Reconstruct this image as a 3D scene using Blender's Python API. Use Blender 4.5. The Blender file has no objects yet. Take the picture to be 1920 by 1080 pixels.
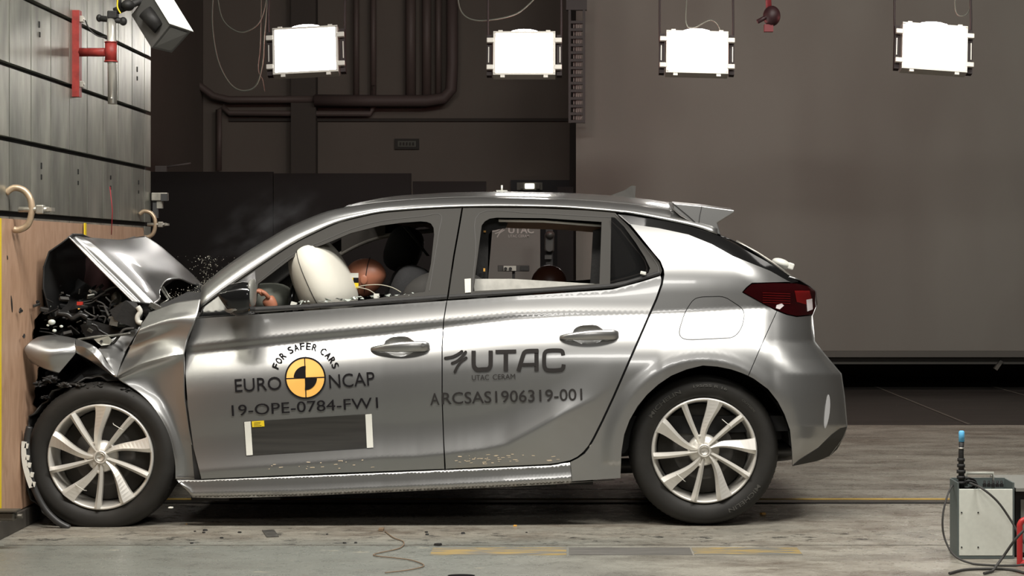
import bpy, bmesh, math, random
import numpy as np
from mathutils import Vector, Matrix
from mathutils.geometry import delaunay_2d_cdt
random.seed(7)
S = bpy.context.scene
COL = S.collection
PI = math.pi

# ------------------------------------------------------------------ camera
D, F, VX, VY, CH = 8.0, 3568.0, 1055.0, 480.0, 1.14
cam = bpy.data.cameras.new('camera'); camo = bpy.data.objects.new('camera', cam); COL.objects.link(camo)
camo.location = (0, -D, CH); camo.rotation_euler = (PI/2, 0, 0)
cam.sensor_width = 36; cam.lens = F/1920*36
cam.shift_x = -(VX-960)/1920; cam.shift_y = -(540-VY)/1920
cam.clip_end = 200
S.camera = camo
S.view_settings.view_transform = 'Standard'; S.view_settings.look = 'None'
S.view_settings.gamma = 1; S.view_settings.use_curve_mapping = False
S.view_settings.exposure = -0.65

# ------------------------------------------------------------------ world + large lights
w = bpy.data.worlds.new('world'); S.world = w; w.use_nodes = True
w.node_tree.nodes['Background'].inputs[0].default_value = (0.9, 0.95, 1, 1)
w.node_tree.nodes['Background'].inputs[1].default_value = 0.012

def area(name, loc, target, sx, sy, power, col=(1, 1, 1), spread=180):
    l = bpy.data.lights.new(name, 'AREA'); l.shape = 'RECTANGLE'; l.size = sx; l.size_y = sy
    l.energy = power; l.color = col; l.spread = math.radians(spread)
    o = bpy.data.objects.new(name, l); COL.objects.link(o); o.location = loc
    o.rotation_euler = (Vector(target)-Vector(loc)).to_track_quat('-Z', 'Y').to_euler()
    return o
# near floods: the flood lamp bank hung on the near side of the track, above and beside the high-speed camera
area('near_flood_rear', (2.5, -2.3, 4.7), (1.2, 0.0, 0.5), 1.6, 0.7, 300, (1, .97, .92))
area('near_flood_mid', (0.0, -2.4, 4.7), (-0.5, 0.0, 0.5), 1.5, 0.6, 210, (1, .96, .90))
area('near_flood_front', (-1.65, -2.4, 4.5), (-1.3, 0.0, 0.7), 1.1, 0.5, 230, (1, .95, .88))
area('hall_top', (2.8, 1.6, 5.2), (2.8, 1.9, 0), 3.6, 1.4, 75, (1, .96, .9), 150)  # added wide ceiling light to lift the dim hall
area('low_fill', (0.5, -6.5, 3.2), (0, 0, .9), 2.0, 0.6, 70, (1, .97, .93))  # added weak front fill for the dummy head and airbag
area('overhead_front', (-1.35, 0.6, 3.9), (-1.95, 0.9, 0.9), 0.45, 0.3, 9, (1, .98, .94), 120)
area('hall_wall_wash', (3.5, 2.8, 4.6), (3.5, 9.0, 2.2), 7.0, 0.6, 92, (1, .95, .86), 130)  # added wash that brightens the screen and back wall

# ------------------------------------------------------------------ helpers
def P(px, py, y):
    d = D+y
    return Vector(((px-VX)/F*d, y, CH-(py-VY)/F*d))

def link(o, parent=None):
    COL.objects.link(o)
    if parent: o.parent = parent
    return o

def tag(o, label=None, cat=None, group=None, kind=None):
    if label: o['label'] = label
    if cat: o['category'] = cat
    if group: o['group'] = group
    if kind: o['kind'] = kind
    return o

def empty(name, loc, label, cat, group=None):
    o = bpy.data.objects.new(name, None); o.location = loc; o.empty_display_size = .1
    COL.objects.link(o); bpy.context.view_layer.update()
    tag(o, label, cat, group); return o

def setmat(me, m):
    for x in (m if isinstance(m, (list, tuple)) else [m]): me.materials.append(x)

def mesh(name, verts, faces, m, parent=None, smooth=False, fm=None, label=None):
    me = bpy.data.meshes.new(name)
    off = parent_loc(parent)
    me.from_pydata([tuple(Vector(v)-off) for v in verts], [], faces); me.update()
    setmat(me, m)
    if fm is not None: me.polygons.foreach_set('material_index', fm)
    if smooth: me.polygons.foreach_set('use_smooth', [True]*len(me.polygons))
    o = bpy.data.objects.new(name, me); link(o, parent)
    if label: o['label'] = label
    return o

def parent_loc(p):
    l = Vector((0, 0, 0))
    while p is not None:
        l += p.location; p = p.parent
    return l

class MB:
    """collects shapes, builds one mesh object"""
    def __init__(s): s.v = []; s.f = []; s.m = []; s.sm = []
    def add(s, v, f, mi=0, sm=False):
        n = len(s.v); s.v += [Vector(x) for x in v]; s.f += [[i+n for i in q] for q in f]
        s.m += [mi]*len(f); s.sm += [sm]*len(f); return s
    def box(s, c, size, R=None, mi=0, bev=0.0):
        bm = bmesh.new(); bmesh.ops.create_cube(bm, size=1)
        for v in bm.verts: v.co = Vector((v.co.x*size[0], v.co.y*size[1], v.co.z*size[2]))
        if bev > 0: bmesh.ops.bevel(bm, geom=bm.edges[:], offset=bev, segments=2, affect='EDGES', profile=.5)
        bm.verts.index_update()
        v = [((R @ x.co) if R else x.co.copy())+Vector(c) for x in bm.verts]
        f = [[x.index for x in q.verts] for q in bm.faces]; bm.free()
        return s.add(v, f, mi)
    def tube(s, pts, r, n=10, mi=0, cap=True):
        pts = [Vector(p) for p in pts]; rs = r if isinstance(r, (list, tuple)) else [r]*len(pts)
        ring = []; up = None
        for i, p in enumerate(pts):
            t = (pts[min(i+1, len(pts)-1)]-pts[max(i-1, 0)])
            if t.length < 1e-9: t = Vector((0, 0, 1))
            t.normalize()
            if up is None: up = Vector((0, 0, 1)) if abs(t.z) < .9 else Vector((1, 0, 0))
            a = t.cross(up)
            if a.length < 1e-6: a = t.cross(Vector((0, 1, 0)))
            a.normalize(); b = a.cross(t).normalized(); up = b
            ring.append([p+(a*math.cos(k*2*PI/n)+b*math.sin(k*2*PI/n))*rs[i] for k in range(n)])
        v = [x for q in ring for x in q]; f = []
        for i in range(len(ring)-1):
            for k in range(n):
                f.append([i*n+k, i*n+(k+1) % n, (i+1)*n+(k+1) % n, (i+1)*n+k])
        s.add(v, f, mi, True)
        if cap: s.add(ring[0], [list(range(n))], mi); s.add(ring[-1], [list(range(n))[::-1]], mi)
        return s
    def ell(s, c, r, R=None, n=20, m=12, mi=0, e=1.0, e2=None):
        e2 = e2 or e
        def pw(a, q): return math.copysign(abs(a)**q, a)
        v = []; f = []
        for i in range(m+1):
            th = -PI/2+PI*i/m
            for k in range(n):
                ph = 2*PI*k/n
                x = Vector((r[0]*pw(math.cos(th), e)*pw(math.cos(ph), e2), r[1]*pw(math.cos(th), e)*pw(math.sin(ph), e2), r[2]*pw(math.sin(th), e)))
                v.append(((R @ x) if R else x)+Vector(c))
        for i in range(m):
            for k in range(n): f.append([i*n+k, i*n+(k+1) % n, (i+1)*n+(k+1) % n, (i+1)*n+k])
        return s.add(v, f, mi, True)
    def lathe_y(s, c, prof, n=64, mi=0, ang=(0, 2*PI)):
        """prof: list of (radius, y)"""
        v = []; f = []; m = len(prof)
        for k in range(n+1):
            a = ang[0]+(ang[1]-ang[0])*k/n
            for (r, y) in prof: v.append(Vector(c)+Vector((r*math.sin(a), y, r*math.cos(a))))
        for k in range(n):
            for j in range(m-1): f.append([k*m+j, k*m+j+1, (k+1)*m+j+1, (k+1)*m+j])
        return s.add(v, f, mi, True)
    def prism(s, pts, y0, y1, mi=0):
        """pts: (x,z) polygon extruded along y"""
        n = len(pts); v = [Vector((a, y0, b)) for a, b in pts]+[Vector((a, y1, b)) for a, b in pts]
        f = [list(range(n)), list(range(n, 2*n))[::-1]]+[[i, (i+1) % n, n+(i+1) % n, n+i] for i in range(n)]
        return s.add(v, f, mi)
    def build(s, name, m, parent=None, label=None, recalc=True):
        me = bpy.data.meshes.new(name); off = parent_loc(parent)
        me.from_pydata([tuple(v-off) for v in s.v], [], s.f)
        me.polygons.foreach_set('material_index', s.m); me.polygons.foreach_set('use_smooth', s.sm)
        setmat(me, m)
        if recalc:
            bm = bmesh.new(); bm.from_mesh(me); bmesh.ops.remove_doubles(bm, verts=bm.verts, dist=1e-6)
            bmesh.ops.recalc_face_normals(bm, faces=bm.faces); bm.to_mesh(me); bm.free()
        me.update()
        o = bpy.data.objects.new(name, me); link(o, parent)
        if label: o['label'] = label
        return o

# ------------------------------------------------------------------ materials
def mat(name, col, rough=.5, metal=0, coat=0, var=0, vscale=20, vstretch=(1, 1, 1), emit=None, es=0, bump=0, alpha=1, trans=0, spec=.5, coatr=.05, ior=1.45):
    m = bpy.data.materials.new(name); m.use_nodes = True; nt = m.node_tree; b = nt.nodes['Principled BSDF']
    b.inputs['Base Color'].default_value = (*col, 1); b.inputs['Roughness'].default_value = rough
    b.inputs['Metallic'].default_value = metal; b.inputs['Coat Weight'].default_value = coat; b.inputs['Coat Roughness'].default_value = coatr
    b.inputs['Alpha'].default_value = alpha; b.inputs['Transmission Weight'].default_value = trans
    b.inputs['Specular IOR Level'].default_value = spec; b.inputs['IOR'].default_value = ior
    if emit: b.inputs['Emission Color'].default_value = (*emit, 1); b.inputs['Emission Strength'].default_value = es
    if var or bump:
        tc = nt.nodes.new('ShaderNodeTexCoord'); mp = nt.nodes.new('ShaderNodeMapping'); mp.inputs['Scale'].default_value = vstretch
        n = nt.nodes.new('ShaderNodeTexNoise'); n.inputs['Scale'].default_value = vscale; n.inputs['Detail'].default_value = 6
        nt.links.new(tc.outputs['Object'], mp.inputs[0]); nt.links.new(mp.outputs[0], n.inputs['Vector'])
        if var:
            r = nt.nodes.new('ShaderNodeValToRGB'); r.color_ramp.elements[0].position = .3; r.color_ramp.elements[1].position = .7
            r.color_ramp.elements[0].color = (*[c*(1-var) for c in col], 1); r.color_ramp.elements[1].color = (*[min(1, c*(1+var)) for c in col], 1)
            nt.links.new(n.outputs[0], r.inputs[0]); nt.links.new(r.outputs[0], b.inputs['Base Color'])
        if bump:
            bp = nt.nodes.new('ShaderNodeBump'); bp.inputs['Strength'].default_value = bump; bp.inputs['Distance'].default_value = .01
            nt.links.new(n.outputs[0], bp.inputs['Height']); nt.links.new(bp.outputs[0], b.inputs['Normal'])
    return m

M = {}
M['paint'] = mat('silver_paint', (.36, .36, .352), .33, .88, .8, coatr=.06)
M['inner'] = mat('dark_inner_metal', (.012, .012, .012), .7)
M['frame'] = mat('window_frame_satin', (.040, .038, .034), .62, 0, spec=.22)
M['black'] = mat('gloss_black', (.008, .008, .008), .12, 0, .4)
M['blackm'] = mat('matt_black', (.012, .0115, .011), .6, bump=.15, vscale=60)
M['rubber'] = mat('tyre_rubber', (.017, .016, .014), .62, spec=.4, var=.2, vscale=12)
M['rubber2'] = mat('tyre_letter', (.05, .048, .042), .6)
M['silver'] = mat('wheel_silver', (.68, .66, .61), .36, .5)
M['silverd'] = mat('wheel_barrel', (.40, .39, .36), .4, .5)
M['disc'] = mat('brake_disc', (.08, .076, .07), .5, .3)
M['glass'] = mat('tinted_glass', (.01, .01, .01), .03, 0, 0, alpha=.85, spec=.6)
M['clear'] = mat('clear_glass', (.9, .95, .95), .05, 0, 0, trans=.9, alpha=.5)
M['shard'] = mat('glass_shard', (.55, .6, .55), .15, 0, 0, spec=1)
M['airbag'] = mat('airbag_fabric', (.66, .64, .56), .75, bump=.12, vscale=25)
M['trim'] = mat('interior_trim', (.045, .043, .04), .7)
M['lining'] = mat('roof_lining', (.30, .28, .25), .8)
M['liningl'] = mat('rail_lining', (.6, .58, .53), .6)
M['seat'] = mat('seat_fabric', (.02, .02, .021), .85, bump=.2, vscale=120)
M['skin'] = mat('dummy_vinyl', (.33, .13, .075), .45, var=.12, vscale=15)
M['yellow'] = mat('yellow_vinyl', (.75, .55, .02), .5)
M['white'] = mat('white_vinyl', (.66, .66, .60), .5)
M['offwhite'] = mat('dusty_white', (.55, .54, .49), .6, var=.12, vscale=30)
M['orange'] = mat('amber_vinyl', (.86, .46, .10), .5)
M['ink'] = mat('ink_black', (.012, .011, .012), .9, spec=.05)
M['ink2'] = mat('ink_grey', (.03, .028, .027), .9, spec=.05)
M['inkdoor'] = mat('decal_black', (.022, .021, .018), .6, var=.3, vscale=8, vstretch=(.4, 1, 8))
M['red'] = mat('tail_red', (.016, .0015, .002), .08, 0, .5)
M['red2'] = mat('tail_red_bright', (.12, .006, .006), .1, 0, .5)
M['tlclear'] = mat('tail_clear', (.55, .5, .5), .1)
M['zinc'] = mat('zinc_steel', (.45, .43, .38), .38, .7, var=.25, vscale=25)
M['wire'] = mat('grey_wire', (.25, .24, .20), .5)

# ------------------------------------------------------------------ geometry tools
def catmull(pts, n=6, closed=False):
    out = []; N = len(pts)
    rng = range(N) if closed else range(N-1)
    for i in rng:
        if closed: p0, p1, p2, p3 = [pts[(i+k-1) % N] for k in range(4)]
        else: p0 = pts[max(i-1, 0)]; p1 = pts[i]; p2 = pts[i+1]; p3 = pts[min(i+2, N-1)]
        for k in range(n):
            t = k/n
            out.append(tuple(.5*((2*p1[j])+(-p0[j]+p2[j])*t+(2*p0[j]-5*p1[j]+4*p2[j]-p3[j])*t*t+(-p0[j]+3*p1[j]-3*p2[j]+p3[j])*t**3) for j in range(len(p1))))
    if not closed: out.append(tuple(pts[-1]))
    return out

def resample(poly, step):
    out = []
    N = len(poly)
    for i in range(N):
        a = poly[i]; b = poly[(i+1) % N]; L = math.hypot(b[0]-a[0], b[1]-a[1]); n = max(1, int(round(L/step)))
        for k in range(n): out.append((a[0]+(b[0]-a[0])*k/n, a[1]+(b[1]-a[1])*k/n))
    return out

def smooth_corners(poly, it=2, cut=.25, maxc=14):
    """chaikin-like cutting limited to maxc px"""
    for _ in range(it):
        out = []; N = len(poly)
        for i in range(N):
            a = poly[i]; b = poly[(i+1) % N]; L = math.hypot(b[0]-a[0], b[1]-a[1])
            c = min(cut, maxc/max(L, 1e-6))
            out.append((a[0]+(b[0]-a[0])*c, a[1]+(b[1]-a[1])*c)); out.append((b[0]-(b[0]-a[0])*c, b[1]-(b[1]-a[1])*c))
        poly = out; maxc /= 2
    return poly

def inset_poly(poly, d):
    N = len(poly); A = sum(poly[i][0]*poly[(i+1) % N][1]-poly[(i+1) % N][0]*poly[i][1] for i in range(N))
    sg = 1 if A > 0 else -1; out = []
    for i in range(N):
        a = poly[i-1]; b = poly[(i+1) % N]; tx, ty = b[0]-a[0], b[1]-a[1]; L = math.hypot(tx, ty) or 1
        out.append((poly[i][0]-ty/L*d*sg, poly[i][1]+tx/L*d*sg))
    return out

def inside(p, poly):
    x, y = p; c = False; N = len(poly); j = N-1
    for i in range(N):
        xi, yi = poly[i]; xj, yj = poly[j]
        if (yi > y) != (yj > y) and x < (xj-xi)*(y-yi)/(yj-yi+1e-12)+xi: c = not c
        j = i
    return c

EYE = Vector((0, -D, CH)); WID = 1.77      # car width
def panel(name, outline, fn, m, parent, holes=(), step=7, skirt=.02, lift=0, inset=0, mirror=False, rnd=0, label=None, both=False):
    """thin sheet whose outline and relief are given in the car's side elevation; fn gives the depth of the skin"""
    outl = outline if not rnd else smooth_corners(outline, 2, .25, rnd)
    outl = resample(outl, step)
    if inset: outl = inset_poly(outl, inset)
    hs = [resample(h, step) for h in holes]
    pts = list(outl); edges = [(i, (i+1) % len(outl)) for i in range(len(outl))]
    for h in hs:
        n = len(pts); pts += h; edges += [(n+i, n+(i+1) % len(h)) for i in range(len(h))]
    nb = len(pts); xs = [p[0] for p in outl]; ys = [p[1] for p in outl]
    bp = np.array(pts)
    x = min(xs)+step/2; r = 0
    while x < max(xs):
        y = min(ys)+(step/2 if r % 2 else 0)
        while y < max(ys):
            if inside((x, y), outl) and not any(inside((x, y), h) for h in hs):
                if np.min((bp[:, 0]-x)**2+(bp[:, 1]-y)**2) > (step*.45)**2: pts.append((x, y))
            y += step
        x += step*.87; r += 1
    v2, e2, f2, *_ = delaunay_2d_cdt([Vector(p) for p in pts], edges, [], 0, 1e-4)
    tris = []
    for f in f2:
        c = (sum(v2[i][0] for i in f)/3, sum(v2[i][1] for i in f)/3)
        if inside(c, outl) and not any(inside(c, h) for h in hs): tris.append(list(f))
    def pos(a, b): return P(a, b, fn(a, b)+lift)
    V = [pos(a[0], a[1]) for a in v2]; Nn = []
    for a in v2:
        e = 1.5; n = (pos(a[0]+e, a[1])-pos(a[0]-e, a[1])).cross(pos(a[0], a[1]-e)-pos(a[0], a[1]+e))
        n.normalize()
        if n.dot(EYE-pos(a[0], a[1])) < 0: n = -n
        Nn.append(n)
    cnt = {}
    for t in tris:
        # orient towards -y
        n = (V[t[1]]-V[t[0]]).cross(V[t[2]]-V[t[0]])
        if n.dot(EYE-V[t[0]]) < 0: t.reverse()
        for i in range(3):
            k = (t[i], t[(i+1) % 3]); cnt[k] = 1
    faces = [list(t) for t in tris]; ns = len(faces)
    if skirt:
        mp = {}
        def dup(i):
            if i not in mp: mp[i] = len(V); V.append(V[i]+Vector((0, skirt, 0)))
            return mp[i]
        for (a, b) in list(cnt):
            if (b, a) not in cnt: faces.append([b, a, dup(a), dup(b)])
    off = parent_loc(parent)
    def make(V, faces, flip, nm):
        me = bpy.data.meshes.new(nm)
        if flip:
            V = [Vector((v.x, WID-v.y, v.z)) for v in V]; faces = [f[::-1] for f in faces]
        me.from_pydata([tuple(v-off) for v in V], [], faces); me.update(); setmat(me, m)
        me.polygons.foreach_set('use_smooth', [i < ns for i in range(len(faces))])
        ln = []
        for i, f in enumerate(faces):
            if i < ns:
                for k in f:
                    n = Nn[k]; ln.append((n.x, -n.y if flip else n.y, n.z))
            else:
                n = me.polygons[i].normal; ln += [tuple(n)]*len(f)
        me.normals_split_custom_set(ln)
        o = bpy.data.objects.new(nm, me); link(o, parent)
        if label: o['label'] = label
        return o
    o = make(V, faces, False, name)
    if mirror: return o, make(V, faces, True, name)
    return o

def rbf(ctrl, k=1.6):
    """smooth dented sheet through control points (px,py,depth)"""
    C = np.array([(c[0]/100, c[1]/100) for c in ctrl]); z = np.array([c[2] for c in ctrl]); n = len(C)
    d = np.sqrt(((C[:, None]-C[None])**2).sum(-1)); A = np.zeros((n+3, n+3)); A[:n, :n] = d**k+np.eye(n)*1e-4
    A[:n, n] = 1; A[:n, n+1:] = C; A[n, :n] = 1; A[n+1:, :n] = C.T
    wv = np.linalg.solve(A, np.concatenate([z, [0, 0, 0]]))
    def fn(px, py):
        q = np.array((px/100, py/100)); r = np.sqrt(((C-q)**2).sum(1))
        return float(wv[:n] @ r**k+wv[n]+wv[n+1:] @ q)
    return fn

def ribbon_px(pts, wd, fn, lift=-.002):
    """flat stripe along a polyline on the skin -> verts, faces"""
    L = []; R = []; N = len(pts)
    for i, p in enumerate(pts):
        a = pts[max(i-1, 0)]; b = pts[min(i+1, N-1)]; tx, ty = b[0]-a[0], b[1]-a[1]; l = math.hypot(tx, ty) or 1
        ww = (wd[i] if isinstance(wd, (list, tuple)) else wd)/2
        L.append((p[0]-ty/l*ww, p[1]+tx/l*ww)); R.append((p[0]+ty/l*ww, p[1]-tx/l*ww))
    v = [P(a, b, fn(a, b)+lift) for a, b in L]+[P(a, b, fn(a, b)+lift) for a, b in R]
    return v, [[i, i+1, N+i+1, N+i] for i in range(N-1)]

def text_geo(s, off=0.0):
    cu = bpy.data.curves.new('t', 'FONT'); cu.body = s; cu.offset = off; cu.size = 1; cu.resolution_u = 4
    o = bpy.data.objects.new('t', cu); COL.objects.link(o); dg = bpy.context.evaluated_depsgraph_get()
    me = bpy.data.meshes.new_from_object(o.evaluated_get(dg))
    v = [(p.co.x, p.co.y) for p in me.vertices]; f = [list(p.vertices) for p in me.polygons]
    bpy.data.objects.remove(o); bpy.data.curves.remove(cu); bpy.data.meshes.remove(me)
    return v, f

def text_on(mb, s, a, b, cap, pos, off=0.0, mi=0):
    """s set from pixel a to pixel b (baseline), cap height cap; pos maps px,py to a point on a surface"""
    v, f = text_geo(s, off)
    x0 = min(p[0] for p in v); x1 = max(p[0] for p in v); hv, _ = text_geo('H', off); h = max(p[1] for p in hv)
    L = math.hypot(b[0]-a[0], b[1]-a[1]); t = ((b[0]-a[0])/L, (b[1]-a[1])/L); u = (t[1], -t[0])
    out = []
    for p in v:
        q = (p[0]-x0)/(x1-x0)*L; r = p[1]/h*cap
        out.append(pos(a[0]+t[0]*q+u[0]*r, a[1]+t[1]*q+u[1]*r))
    mb.add(out, f, mi)

# ------------------------------------------------------------------ hall (setting)
def nodes_mat(name):
    m = bpy.data.materials.new(name); m.use_nodes = True
    return m, m.node_tree, m.node_tree.nodes['Principled BSDF']

def node(nt, typ, **kw):
    n = nt.nodes.new(typ)
    for k, v in kw.items():
        if k in ('operation', 'blend_type', 'data_type'): setattr(n, k, v)
    return n

def floor_mat():
    m, nt, b = nodes_mat('painted_concrete')
    L = nt.links; tc = nt.nodes.new('ShaderNodeTexCoord'); sx = nt.nodes.new('ShaderNodeSeparateXYZ'); L.new(tc.outputs['Object'], sx.inputs[0])
    def noise(scale, st, detail=8, rough=.6):
        mp = nt.nodes.new('ShaderNodeMapping'); mp.inputs['Scale'].default_value = st; n = nt.nodes.new('ShaderNodeTexNoise')
        n.inputs['Scale'].default_value = scale; n.inputs['Detail'].default_value = detail; n.inputs['Roughness'].default_value = rough
        L.new(tc.outputs['Object'], mp.inputs[0]); L.new(mp.outputs[0], n.inputs['Vector']); return n.outputs[0]
    def ramp(src, a, ca, c, cc):
        r = nt.nodes.new('ShaderNodeValToRGB'); r.color_ramp.elements[0].position = a; r.color_ramp.elements[1].position = c
        r.color_ramp.elements[0].color = (*ca, 1); r.color_ramp.elements[1].color = (*cc, 1); L.new(src, r.inputs[0]); return r.outputs[0]
    def mix(fac, a, c):
        x = nt.nodes.new('ShaderNodeMix'); x.data_type = 'RGBA'
        if isinstance(fac, float): x.inputs[0].default_value = fac
        else: L.new(fac, x.inputs[0])
        for i, q in ((6, a), (7, c)):
            if isinstance(q, tuple): x.inputs[i].default_value = (*q, 1)
            else: L.new(q, x.inputs[i])
        return x.outputs[2]
    def math_(op, a, c=None, clamp=False):
        x = nt.nodes.new('ShaderNodeMath'); x.operation = op; x.use_clamp = clamp
        for i, q in ((0, a), (1, c)):
            if q is None: continue
            if isinstance(q, (int, float)): x.inputs[i].default_value = q
            else: L.new(q, x.inputs[i])
        return x.outputs[0]
    streak = noise(2.6, (.7, 1.5, 1), 10, .75); fine = noise(16, (.9, 1.0, 1), 10, .75); blot = noise(3.2, (.6, 1.0, 1), 6)
    green = ramp(streak, .3, (.155, .165, .147), .72, (.215, .225, .20))
    warm = ramp(streak, .38, (.16, .135, .108), .56, (.34, .32, .27))
    side = math_('MULTIPLY', math_('ADD', sx.outputs[0], 0.4), 0.9, True)     # left paint is fresh, right is worn
    back = math_('MULTIPLY', math_('ADD', sx.outputs[1], 0.55), 3.0, True)
    c = mix(math_('MAXIMUM', side, back), green, warm)
    c = mix(ramp(fine, .57, (0, 0, 0), .68, (.7, .7, .7)), c, (.12, .105, .09))
    # pale chips in the paint
    c = mix(ramp(noise(10, (.6, 1.0, 1), 8, .65), .64, (0, 0, 0), .66, (.8, .8, .8)), c, (.36, .34, .27))
    # black scuffs, densest in the wheel track beside the car
    band = math_('SUBTRACT', 1.0, math_('MULTIPLY', math_('ABSOLUTE', math_('ADD', sx.outputs[1], .33)), 2.3, True))
    sc = ramp(noise(13, (.75, 1.0, 1), 10, .78), .555, (0, 0, 0), .585, (1, 1, 1))
    c = mix(math_('MULTIPLY', sc, band), c, (.03, .03, .028))
    dk = ramp(blot, .5, (0, 0, 0), .7, (.5, .5, .5)); c = mix(dk, c, (.12, .115, .10))
    L.new(c, b.inputs['Base Color'])
    L.new(ramp(fine, .35, (.2, .2, .2), .65, (.42, .42, .42)), b.inputs['Roughness'])
    bp = nt.nodes.new('ShaderNodeBump'); bp.inputs['Strength'].default_value = .15; bp.inputs['Distance'].default_value = .01
    L.new(fine, bp.inputs['Height']); L.new(bp.outputs[0], b.inputs['Normal'])
    return m

def struct(name, mb, m, **k):
    o = mb.build(name, m, None, **k); o['kind'] = 'structure'; return o

YF = 4.83
m_floor = floor_mat()
fl = MB(); fl.add([(-7, -9, 0), (9, -9, 0), (9, YF, 0), (-7, YF, 0), (-7, -9, -.1), (9, -9, -.1), (9, YF, -.1), (-7, YF, -.1)],
                  [[0, 1, 2, 3], [7, 6, 5, 4], [0, 4, 5, 1], [1, 5, 6, 2], [2, 6, 7, 3], [3, 7, 4, 0]])
struct('floor', fl, m_floor)
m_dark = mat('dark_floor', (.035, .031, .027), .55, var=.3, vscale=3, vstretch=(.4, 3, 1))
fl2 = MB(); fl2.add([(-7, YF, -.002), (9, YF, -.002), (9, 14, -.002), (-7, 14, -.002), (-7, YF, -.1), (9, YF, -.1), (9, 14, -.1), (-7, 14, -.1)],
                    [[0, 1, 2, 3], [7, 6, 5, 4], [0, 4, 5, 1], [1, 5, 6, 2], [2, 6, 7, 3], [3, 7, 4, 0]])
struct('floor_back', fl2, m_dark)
def fpt(px, py):          # floor point seen at a pixel
    d = CH*F/(py-VY); return Vector(((px-VX)/F*d, d-D, 0))
m_line = mat('pale_floor_line', (.11, .10, .085), .6)
for i, (a, b) in enumerate((((1600, 708), (1818, 796)), ((1800, 708), (1990, 760)))):
    A = fpt(*a); B = fpt(*b); t = (B-A).normalized(); n = Vector((-t.y, t.x, 0))*.012
    mb = MB(); z = Vector((0, 0, .001)); mb.add([A-n+z, B-n+z, B+n+z, A+n+z], [[0, 1, 2, 3]]); struct('trim_%d' % (i+1), mb, m_line)
# centre pull rail, paint lines and joints
m_rail = mat('rail_steel', (.10, .09, .075), .35, .6, var=.4, vscale=6, vstretch=(.5, 1, 1))
m_yel = mat('worn_yellow_paint', (.50, .33, .07), .6, var=.35, vscale=10, vstretch=(.4, 6, 1))
m_gap = mat('groove_black', (.01, .009, .008), .8)
m_joint = mat('joint_grey', (.10, .09, .075), .6, var=.6, vscale=30, vstretch=(.3, 1, 1))
def strip(name, x0, x1, y0, y1, z, m):
    mb = MB(); mb.box(((x0+x1)/2, (y0+y1)/2, z/2), (x1-x0, y1-y0, z)); return struct(name, mb, m)
strip('trim_3', -2.2, 8.5, .893, .925, .004, m_yel)
strip('trim_4', -2.2, 8.5, .79, .885, .002, m_rail)
strip('trim_5', -2.2, 8.5, .755, .785, .003, m_gap)
strip('trim_6', -2.2, 8.5, -.505, -.498, .0015, m_joint)
strip('trim_7', -7, 8.5, 1.30, 1.305, .001, m_joint)
strip('trim_8', -7, 8.5, 2.9, 2.908, .001, m_joint)
a = fpt(808, 1036); b = fpt(1062, 1030)
m_yel2 = mat('faded_yellow_paint', (.25, .19, .085), .6, var=.45, vscale=14, vstretch=(.4, 1.5, 1))
r_ = [n_ for n_ in m_yel2.node_tree.nodes if n_.type == 'VALTORGB'][0]
r_.color_ramp.elements[0].color = (.15, .145, .125, 1); r_.color_ramp.elements[0].position = .44; r_.color_ramp.elements[1].color = (.30, .215, .08, 1); r_.color_ramp.elements[1].position = .56
strip('trim_9', a.x, b.x, fpt(0, 1041).y, fpt(0, 1027).y, .0012, m_yel2)
strip('trim_10', fpt(1300, 1034).x, fpt(1500, 1034).x, fpt(0, 1041).y, fpt(0, 1027).y, .0012, m_yel2)
strip('trim_11', b.x+.01, fpt(1296, 1034).x, fpt(0, 1041).y, fpt(0, 1027).y, .0011, mat('dark_floor_patch', (.11, .105, .095), .6, var=.4, vscale=10, vstretch=(.4, 6, 1)))

YB = 10.0
m_wall = mat('dark_hall_wall', (.085, .072, .06), .8, var=.10, vscale=1.1, vstretch=(1.0, 1, .5))
struct('wall_back', MB().box((2.5, YB+.1, 2.6), (15, .2, 5.4)), m_wall)
struct('wall_left', MB().box((-3.5, 5.6, 2.6), (.2, 8.8, 5.4)), m_wall)
struct('wall_right', MB().box((9, 0, 2.6), (.2, 20.4, 5.4)), m_wall)
struct('ceiling', MB().box((1, 3.5, 5.4), (16.2, 13.4, .2)), mat('ceiling_dark', (.05, .045, .04), .9))
# projection-like grey screen wall, right, its foot hanging clear of the floor
YS = 8.0
def X_(px, y): return P(px, 0, y).x
def Z_(py, y): return P(0, py, y).z
def screen_mat():
    m, nt, b = nodes_mat('grey_screen'); L = nt.links
    b.inputs['Roughness'].default_value = .75
    tc = nt.nodes.new('ShaderNodeTexCoord')
    n = nt.nodes.new('ShaderNodeTexNoise'); mp = nt.nodes.new('ShaderNodeMapping'); mp.inputs['Scale'].default_value = (.9, 1, .35)
    n.inputs['Scale'].default_value = 1.3; n.inputs['Detail'].default_value = 2
    L.new(tc.outputs['Object'], mp.inputs[0]); L.new(mp.outputs[0], n.inputs['Vector'])
    r = nt.nodes.new('ShaderNodeValToRGB'); r.color_ramp.elements[0].position = .35; r.color_ramp.elements[1].position = .6
    r.color_ramp.elements[0].color = (.125, .115, .10, 1); r.color_ramp.elements[1].color = (.15, .143, .125, 1)
    L.new(n.outputs[0], r.inputs[0]); L.new(r.outputs[0], b.inputs['Base Color'])
    return m
scr = MB(); x0 = X_(1080, YS); zb = Z_(662, YS)
scr.box(((x0+8.8)/2, YS+.05, (zb+4.6)/2), (8.8-x0, .1, 4.6-zb))
so = tag(scr.build('partition_screen', screen_mat()), 'tall plain grey screen wall filling the right background, hanging clear of the floor', 'screen')
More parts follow.
